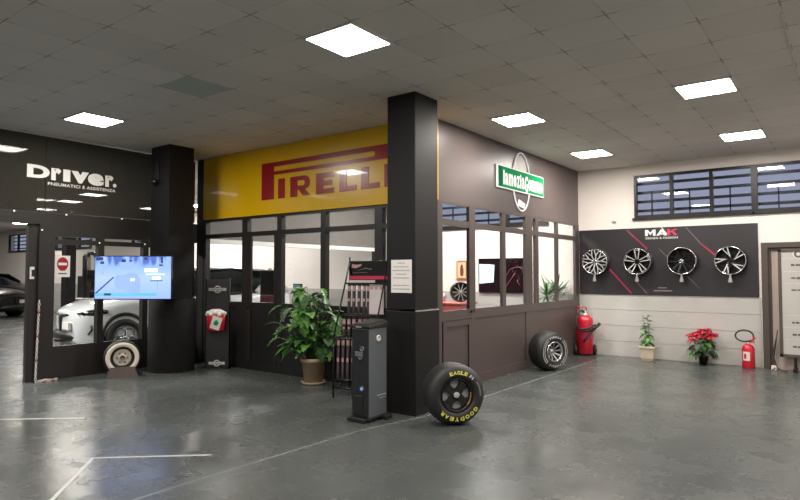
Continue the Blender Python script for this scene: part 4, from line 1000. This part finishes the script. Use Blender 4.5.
# plastic chain hanging at the door post
b = MB(); p0 = Vector((XL+.03, 3.70, 1.13)); p1 = Vector((XL+.06, 3.66, .03)); n = 30
def link(c, d, s, m, roll):
    d = d.normalized(); u = d.orthogonal().normalized(); w_ = d.cross(u); x = u if roll else w_
    b.tube([tuple(c+d*math.cos(a)*s*1.5+x*math.sin(a)*s*.8) for a in [2*PI*i/8 for i in range(8)]], s*.3, 5, m, closed=True)
for i in range(n):
    link(p0.lerp(p1, (i+.5)/n), p1-p0, .016, 1 if i % 9 == 4 else 0, i % 2)
c = p1.copy(); ang = 0
for i in range(34):
    ang += rnd.uniform(-.9, 1.1); st_ = Vector((math.cos(ang)*.3, math.sin(ang), 0))*.03; c = c+st_
    c.x = min(max(c.x, XL+.03), XL+.16); c.y = min(max(c.y, 3.52), 3.92); c.z = .012+.01*(i % 2)
    link(c, st_, .016, 1 if i % 9 == 4 else 0, i % 2)
tag(b.build('plastic_chain', ['chain_white', 'chain_red']), 'white and red plastic chain hanging at the left door post down to the floor', 'chain')
# ================================================================== RIGHT DOORWAY THINGS
p = on_z(782, 366)
yD = YB-.22; pl_ = on_y(776.5, 249, yD); pb_ = on_y(781, 357, yD)
t = thing('display_stand', 'grey framed display board with printed rows standing in the right doorway', 'stand', ((pl_.x+pb_.x)/2, yD, 0))
W2 = 1.05; z0, z1 = pb_.z, pl_.z
b = MB(); b.box(0, W2, 0, .05, z0, z0+.05); b.box(0, W2, 0, .05, z1-.05, z1); b.box(0, .045, 0, .05, z0, z1); b.box(W2-.045, W2, 0, .05, z0, z1); b.build('frame', 'display_frame', t, bevel=.004)
b = MB(); b.box(.045, W2-.045, .01, .04, z0+.05, z1-.05); b.build('board', 'display_body', t)
for x in (.2, .78):
    b = MB(); b.box(x-.02, x+.02, 0, .05, .05, z0); b.box(x-.03, x+.03, -.12, .14, 0.02, .05); b.cyl((x, -.1, .0), (x, -.1, .03), .02); b.cyl((x, .12, .0), (x, .12, .03), .02); b.build('leg', 'black_metal', t)
for yy_ in (265, 278, 290, 322.5, 334.5, 346.5):
    b = MB(); b.T = Matrix.Translation((0, .009, 0)) @ FRONT
    z = on_y(790, yy_, yD).z; x = .17
    for k in range(14):
        l = rnd.uniform(.03, .075); hgt_ = rnd.uniform(.01, .02); b.prism([(x, z-hgt_), (x+l, z-hgt_*.9), (x+l, z+hgt_*.8), (x, z+hgt_)], 0, .002); x += l+.012
        if x > W2-.15: break
    b.build('printed_row', 'ink', t)
b = MB(); b.T = Matrix.Translation((0, .009, 0)) @ FRONT
for yy_ in (260, 273, 285, 317, 329, 341): z = on_y(790, yy_-1.5, yD).z; b.prism([(.06, z-.003), (W2-.06, z-.003), (W2-.06, z+.003), (.06, z+.003)], 0, .001)
b.build('row_lines', 'cream', t)
zc_ = on_y(799, 254, yD).z; b = MB(); b.T = Matrix.Translation((.27, .008, zc_)) @ FRONT; b.lathe([(.075, 0), (.075, .003), (.06, .003), (.06, 0)], 28); b.lathe([(.02, .002), (0, .002)], 16); b.build('round_emblem', 'label_white', t)
b = MB(); b.T = Matrix.Translation((.27, .008, zc_)) @ FRONT; b.lathe([(.058, .001), (.03, .001)], 28); b.build('emblem_print', 'ink', t)
b = MB(); b.tube([(-.93, YB-.13, .62), (-.96, YB-.12, .4), (-.99, YB-.13, .18), (-.94, YB-.18, .04), (-.88, YB-.24, .012), (-.8, YB-.3, .012)], .009, 6); b.tube([(-.95, YB-.10, .5), (-1.0, YB-.12, .25), (-.97, YB-.2, .03), (-1.0, YB-.26, .012)], .008, 6)
tag(b.build('loose_cable', 'black'), 'loose dark cables hanging beside the display board in the doorway', 'cable')
p = on_z(772, 364); b = MB(); b.rbox(-.035, .035, -.03, .03, 0, .07, .008); o = b.build('power_adapter', 'label_white'); o.location = (-.985, YB-.17, 0.0)
tag(o, 'small white adapter on the floor in the corner of the right doorway', 'adapter')
# ================================================================== OFFICE INTERIOR
t = thing('wall_picture', 'small orange framed picture on the office wall behind the glass', 'picture', (-6.735, YB-.03, 1.585))
b = MB(); b.box(-.135, .135, 0, .03, -.205, .205); b.build('frame', 'orange', t)
b = MB(); b.box(-.085, .105, -.003, 0, -.165, .165); b.build('print', 'picture_cream', t)
b = MB(); b.T = Matrix.Translation((.01, -.003, 0)) @ FRONT; b.prism([(-.03, -.13), (.035, -.13), (.05, -.02), (.035, .06), (.02, .12), (-.02, .12), (-.04, .03), (-.045, -.05)], 0, .002); b.build('figure', 'picture_dark', t)
b = MB()
for z in [-.17+.045*k for k in range(9)]: b.box(-.128, -.095, -.004, 0, z-.012, z+.012)
b.build('border_dots', 'picture_cream', t)
t = thing('office_television', 'wall television with dark red picture seen through the office glass', 'television', (-5.75, YB-.06, 1.47))
b = MB(); b.rbox(-.55, .55, 0, .048, -.355, .355, .008); b.build('casing', 'black_gloss', t)
b = MB(); b.box(-.535, .535, -.003, 0, -.335, .335); b.build('screen', 'led_screen_dark', t)
b = MB(); b.T = Matrix.Translation((0, -.003, 0)) @ FRONT; b.prism([(-.52, -.17), (-.19, -.14), (-.17, .22), (-.52, .24)], 0, .002); b.build('bright_window', 'led_cyan', t)
b = MB(); b.T = Matrix.Translation((0, -.003, 0)) @ FRONT
b.tube([(.05, -.2, .001), (.1, .0, .001), (.2, .14, .001), (.36, .18, .001), (.48, .14, .001)], .018, 4, flat=.1); b.tube([(.1, -.22, .001), (.22, -.05, .001), (.3, .05, .001)], .02, 4, flat=.1); b.tube([(.34, -.1, .001), (.4, -.2, .001)], .018, 4, flat=.1)
b.build('red_shapes', 'led_red', t)
b = MB(); b.box(-.3, .3, .047, .055, -.15, .15); b.build('wall_mount', 'black_metal', t)
t = thing('red_counter', 'red office counter behind the first glass pane of the brown wall', 'counter', (-6.55, 10.35, 0))
b = MB(); b.rbox(-.62, .52, -.32, .32, .90, .94, .02); b.build('top', 'desk_red', t)
b = MB(); b.box(-.58, .48, -.28, .28, 0, .90); b.build('body', 'desk_red', t)
p = on_y(460, 292, 10.35)
t = thing('show_wheel', 'dark spoked wheel standing on the red office counter', 'wheel', (p.x, 10.35, .94), to_cam(p.x, 10.35)+.3)
b = MB(); r_ = .2; b.T = Matrix.Translation((0, 0, r_)) @ FRONT; b.lathe([(r_-.03, -.06), (r_, -.06), (r_, .06), (r_-.012, .068), (r_-.03, .06), (r_-.03, -.06)], 36); b.build('rim', 'dark_alloy', t)
b = MB()
for k in range(10):
    a = 2*PI*k/10; b.T = Matrix.Translation((0, 0, r_)) @ FRONT @ Matrix.Rotation(a, 4, 'Z'); b.box(.02, r_-.02, -.006, .006, .03, .05)
b.T = Matrix.Translation((0, 0, r_)) @ FRONT; b.lathe([(.035, .0), (.035, .055), (0, .06)], 16); b.build('spokes', 'silver_matte', t)
b = MB(); b.T = Matrix.Translation((0, 0, r_)) @ FRONT; b.lathe([(r_-.025, .0), (0, .0)], 30); b.build('rim_back', 'dark_alloy', t)
p = on_y(446, 296, 10.3)
b = MB(); b.T = Matrix.Translation((p.x-.05, 10.3, .94)); b.lathe([(0, 0), (.03, 0), (.04, .05), (.025, .12), (.03, .16), (.0, .17)], 16); b.lathe([(.045, .06), (.06, .10), (.045, .13)], 12); tag(b.build('small_trophy', 'silver_matte'), 'small pale trophy at the left end of the red office counter', 'trophy')
# desks seen through the front glass
t = thing('office_desk', 'dark office desk carrying screens behind the front glazing', 'desk', (-7.75, 7.9, 0))
b = MB(); b.box(-.75, .85, -.35, .35, .70, .735); b.build('top', 'black', t, bevel=.005)
for x in (-.7, .78):
    b = MB(); b.box(x-.02, x+.02, -.32, .32, 0, .70); b.build('side_panel', 'black', t)
b = MB(); b.box(-.68, .76, .28, .3, .3, .70); b.build('modesty_panel', 'black', t)
def monitor(x, y, w_, h_, rz, label, lit):
    t = thing('computer_monitor', label, 'monitor', (x, y, .735), rz, 'monitors on the office desk')
    b = MB(); b.lathe([(0, 0), (.11, 0), (.11, .012), (.02, .02), (.015, .1), (0, .1)], 20); b.build('foot', 'black', t)
    b = MB(); b.rbox(-w_/2, w_/2, -.02, .02, .08, .08+h_, .008); b.build('casing', 'black', t)
    b = MB(); b.box(-w_/2+.015, w_/2-.015, -.023, -.02, .1, .06+h_); b.build('screen', lit, t)
p = on_y(270, 285, 8.0); monitor(p.x, 8.0, .46, .76, .2, 'dark upright monitor nearest the office door glass', 'black_gloss')
p = on_y(297, 285, 8.0); monitor(p.x, 8.02, .34, .5, -.3, 'dark screen with pale blue picture behind the big plant', 'led_slate_dim')
t = thing('office_chair', 'dark red office chair behind the front glazing beside the desk', 'chair', (-8.25, 7.15, 0), .6)
b = MB(); b.rbox(-.23, .23, -.22, .22, .44, .52, .06); b.build('seat', 'chair_red', t)
b = MB(); b.rbox(-.21, .21, .18, .25, .58, 1.12, .03); b.build('backrest', 'chair_red', t, bevel=.01)
b = MB(); b.cyl((0, 0, .08), (0, 0, .44), .025); b.cyl((0, .2, .46), (0, .23, .7), .02); b.build('stem', 'black_metal', t)
for k in range(5):
    a = 2*PI*k/5; b = MB(); b.tube([(0, 0, .1), (.26*math.cos(a), .26*math.sin(a), .06)], [.02, .014], 6); b.T = Matrix.Translation((.27*math.cos(a), .27*math.sin(a), .028)); b.cyl((-.012, 0, 0), (.012, 0, 0), .028, n=10); b.build('leg', 'black', t)
# ================================================================== CARS
def car(loc, rz, label, paint):
    t = thing('car', label, 'car', loc, rz)
    S = [(2.27, .42, .36, .5, .56, .44, .74, .76), (2.17, .68, .24, .76, .5, .70, .79, .85), (2.02, .80, .2, .87, .52, .82, .85, .93), (1.75, .87, .19, .92, .56, .88, .91, 1.0), (1.3, .90, .19, .93, .6, .90, .97, 1.05), (.88, .90, .19, .93, .6, .90, 1.0, 1.07),
         (0, .90, .19, .93, .6, .90, 1.02, 1.05), (-1.0, .90, .19, .93, .6, .91, 1.05, 1.06), (-1.75, .88, .22, .92, .6, .90, 1.08, 1.09), (-2.1, .82, .26, .87, .6, .84, 1.05, 1.07), (-2.25, .66, .32, .74, .6, .70, 1.0, 1.02)]
    rings = []
    for x, w0, z0, w1, z1, w2, z2, zc in S:
        half = [(w0*.96, z0), (w0, z0+.03), (w1, z1), (w1*.995, (z1+z2)/2+.05), (w2, z2), (w2*.8, z2+(zc-z2)*.6), (w2*.4, zc-.005)]
        rings.append([(x, y, z) for y, z in half]+[(x, 0, zc)]+[(x, -y, z) for y, z in reversed(half)])
    b = MB(); b.loft(rings, True, True, 0, True); o = b.build('body', paint, t)
    sb = o.modifiers.new('smooth', 'SUBSURF'); sb.levels = 1; sb.render_levels = 2
    G = [(1.0, .80, 1.02, .80, 1.03), (.15, .84, 1.0, .62, 1.53), (-.8, .86, 1.02, .64, 1.585), (-1.6, .84, 1.05, .61, 1.53), (-2.08, .78, 1.05, .70, 1.10)]
    b = MB(); b.loft([[(x, w0, z0), (x+.02, w1+.01, z1-.02), (x, -w1-.01, z1-.02), (x, -w0, z0)] for x, w0, z0, w1, z1 in G], False, False, 0, True); b.build('windows', 'car_glass', t)
    b = MB(); b.loft([[(x, w1+.02, z1-.04), (x, w1-.04, z1), (x, 0, z1+.025), (x, -w1+.04, z1), (x, -w1-.02, z1-.04)] for x, w0, z0, w1, z1 in ((.2, 0, 0, .62, 1.53), (-.3, 0, 0, .635, 1.575), (-.8, 0, 0, .64, 1.585), (-1.6, 0, 0, .61, 1.54), (-1.85, 0, 0, .60, 1.49))], False, False, 0, True)
    b.build('roof', paint, t)
    for s_ in (-1, 1):
        b = MB()
        b.tube([(1.0, s_*.83, 1.03), (.17, s_*.65, 1.52)], .035, 6); b.tube([(-1.3, s_*.85, 1.06), (-1.75, s_*.72, 1.42), (-1.7, s_*.63, 1.53)], .07, 6); b.tube([(-1.75, s_*.72, 1.42), (-2.1, s_*.76, 1.08)], .06, 6); b.build('roof_pillar', paint, t)
        b = MB(); b.tube([(2.18, s_*.55, .745), (2.06, s_*.76, .765), (1.9, s_*.86, .79), (1.72, s_*.905, .80)], [.032, .055, .06, .03], 8); b.build('headlight', 'black_gloss', t)
        b = MB()
        for k in range(3): x = 2.12-.12*k; y = .70+.075*k; b.box(x-.02, x+.05, s_*(y+.01)-.03, s_*(y+.01)+.03, .765+.01*k, .79+.01*k)
        b.build('headlight_lens', 'silver', t)
        b = MB(); b.tube([(1.98, s_*.86, .58), (1.97, s_*.87, .50), (2.02, s_*.83, .42)], [.02, .02, .015], 6); b.build('fog_vent', 'black', t)
        b = MB(); b.rbox(.55, .72, min(s_*.92, s_*1.08), max(s_*.92, s_*1.08), 1.0, 1.12, .03); b.build('wing_mirror', paint, t, bevel=.02)
        for x in (1.42, -1.2):
            b = MB(); b.T = Matrix.Translation((x, s_*.92, .36)) @ Matrix.Rotation(-s_*PI/2, 4, 'X'); b.lathe([(.42, -.09), (.42, .02), (.365, .022), (.35, -.09)], 36); b.lathe([(.40, -.04), (0, -.04)], 30); b.build('wheel_arch', 'black', t)
            wz = MB(); wz.T = Matrix.Translation((x, s_*.90, .335)) @ Matrix.Rotation(-s_*PI/2, 4, 'X'); wz.lathe([(.225, -.17), (.31, -.17), (.335, -.14), (.335, .02), (.31, .048), (.235, .05), (.225, .02), (.225, -.17)], 40); ww = wz.build('wheel', 'rubber', t)
            q = MB(); q.T = wz.T; q.lathe([(.228, .05), (.215, .052), (.205, .0), (.205, -.1)], 36)
            for k in range(5):
                a = 2*PI*k/5+.3; q.T = wz.T @ Matrix.Translation((.125*math.cos(a), .125*math.sin(a), .03)); q.lathe([(.078, -.02), (.078, .012), (.062, .012), (.062, -.02)], 24)
            q.T = wz.T; q.lathe([(.05, .0), (.05, .04), (0, .045)], 18); q.build('alloy_rim', 'silver', ww)
            q = MB(); q.T = wz.T; q.lathe([(.205, -.03), (0, -.03)], 24); q.build('brake_disc', 'black', ww)
        b = MB(); b.tube([(1.0, s_*.915, .22), (0, s_*.93, .22), (-.8, s_*.925, .22)], .05, 6); b.build('side_sill', 'black', t)
        b = MB(); b.box(-.02, .0, s_*.91-.012, s_*.91+.012, .35, 1.0); b.build('door_gap', 'black', t)
    b = MB(); b.T = Matrix(((0, 0, 1, 0), (1, 0, 0, 0), (0, 1, 0, 0), (0, 0, 0, 1)))
    b.prism([(-.09, .70), (.09, .70), (.0, .42)], 2.2, 2.295); b.build('grille', 'black_metal', t)
    b = MB(); b.tube([(2.20, -.52, .74), (2.275, -.2, .735), (2.275, .2, .735), (2.20, .52, .74)], .022, 6); b.build('grille_band', 'black_gloss', t)
    b = MB(); b.tube([(2.11, -.66, .37), (2.255, -.35, .38), (2.265, .35, .38), (2.11, .66, .37)], [.05, .09, .09, .05], 8); b.build('lower_intake', 'black', t)
    pl = MB(); pl.box(2.24, 2.285, .16, .60, .50, .62); pl.build('number_plate', 'label_white', t)
    return t
Wp = EYE+ray(125, 335)*10.8; hd = Vector((-.193, -.981, 0)).normalized()
rzc = math.atan2(hd.y, hd.x); lf = Vector((-hd.y, hd.x, 0)); cs = .98
o = Wp-hd*1.42*cs-lf*.92*cs
c0 = car((o.x, o.y, 0), rzc, 'white car behind the left glass, front wheel turned to view', 'car_white'); c0.scale = (cs, cs, cs*1.06)
p = EYE+ray(-40, 290)*21; c1_ = car((p.x, p.y, 0), R_(28), 'black car in the workshop seen through the left opening, the nearer of two', 'car_black'); c1_.scale = (cs,)*3
p = EYE+ray(-8, 290)*26; c2_ = copy_tree(c1_); c2_.location = (p.x, p.y, 0); c2_['label'] = 'black car parked behind the nearer black car in the workshop at left'
# ================================================================== WORKSHOP THINGS
p = EYE+ray(68, 300)*13.6
b = MB(); b.box(p.x-.11, p.x+.11, p.y-.11, p.y+.11, 0, 2.35); b.box(p.x-.2, p.x+.2, p.y-.2, p.y+.2, 0, .03); b.build('pillar_workshop', 'black_pillar', kind='structure')
p = EYE+ray(82, 300)*14.4
t = thing('tyre_changer', 'dark tyre changing machine with tall column and arm behind the left glass', 'machine', (p.x, p.y, 0), YAW)
b = MB(); b.rbox(-.35, .45, -.3, .3, 0, .75, .05); b.build('base', 'black', t)
b = MB(); b.lathe([(0, .75), (.1, .75), (.1, .86), (.3, .88), (.3, .92), (0, .92)], 24); b.build('turntable', 'silver_matte', t)
b = MB(); b.rbox(-.12, .02, .2, .36, .7, 1.95, .02); b.build('column', 'black', t)
b = MB(); b.tube([(-.05, .28, 1.9), (.1, .1, 2.0), (.3, -.05, 2.0), (.38, -.1, 1.9)], .05, 8); b.cyl((.05, .05, 1.2), (.05, .05, 1.98), .04); b.build('arm', 'black_metal', t)
b = MB(); b.rbox(.05, .3, .1, .3, 1.3, 1.6, .02); b.build('control_box', 'dark_frame', t)
p = EYE+ray(97, 300)*15.2
t = thing('tool_cabinet', 'dark tool cabinet beside the tyre changer behind the left glass', 'cabinet', (p.x, p.y, 0), YAW)
b = MB(); b.rbox(-.35, .4, -.3, .3, .08, 1.45, .02); b.build('body', 'dark_frame', t)
for k in range(5):
    b = MB(); b.box(-.32, .37, -.315, -.3, .15+.25*k, .36+.25*k); d_ = b.build('drawer', 'black', t)
    b = MB(); b.box(-.15, .2, -.33, -.315, .32+.25*k, .34+.25*k); b.build('handle', 'silver_matte', d_)
for x in (-.28, .33):
    for y in (-.22, .22):
        b = MB(); b.cyl((x-.02, y, .04), (x+.02, y, .04), .04, n=12); b.build('castor', 'rubber', t)
p = EYE+ray(208, 285)*17
t = thing('wheel_balancer', 'dark wheel balancer standing far behind the white car roof', 'machine', (p.x, p.y, 0), YAW)
b = MB(); b.rbox(-.5, .5, -.3, .3, 0, 1.1, .05); b.build('body', 'black', t)
b = MB(); b.rbox(-.45, .75, .1, .3, 1.1, 1.7, .03); b.build('display_hood', 'black', t)
b = MB(); b.cyl((.5, 0, .9), (.8, 0, .9), .04); b.build('shaft', 'silver_matte', t)
# ------------------------------------------------------------------ view
sc = bpy.context.scene
sc.view_settings.view_transform = 'Standard'; sc.view_settings.look = 'None'; sc.view_settings.exposure = .78; sc.view_settings.gamma = 1.09
sc.cycles.max_bounces = 8; sc.cycles.transparent_max_bounces = 16; sc.cycles.use_denoising = True; sc.cycles.caustics_reflective = False; sc.cycles.caustics_refractive = False
sc.cycles.sample_clamp_indirect = 6
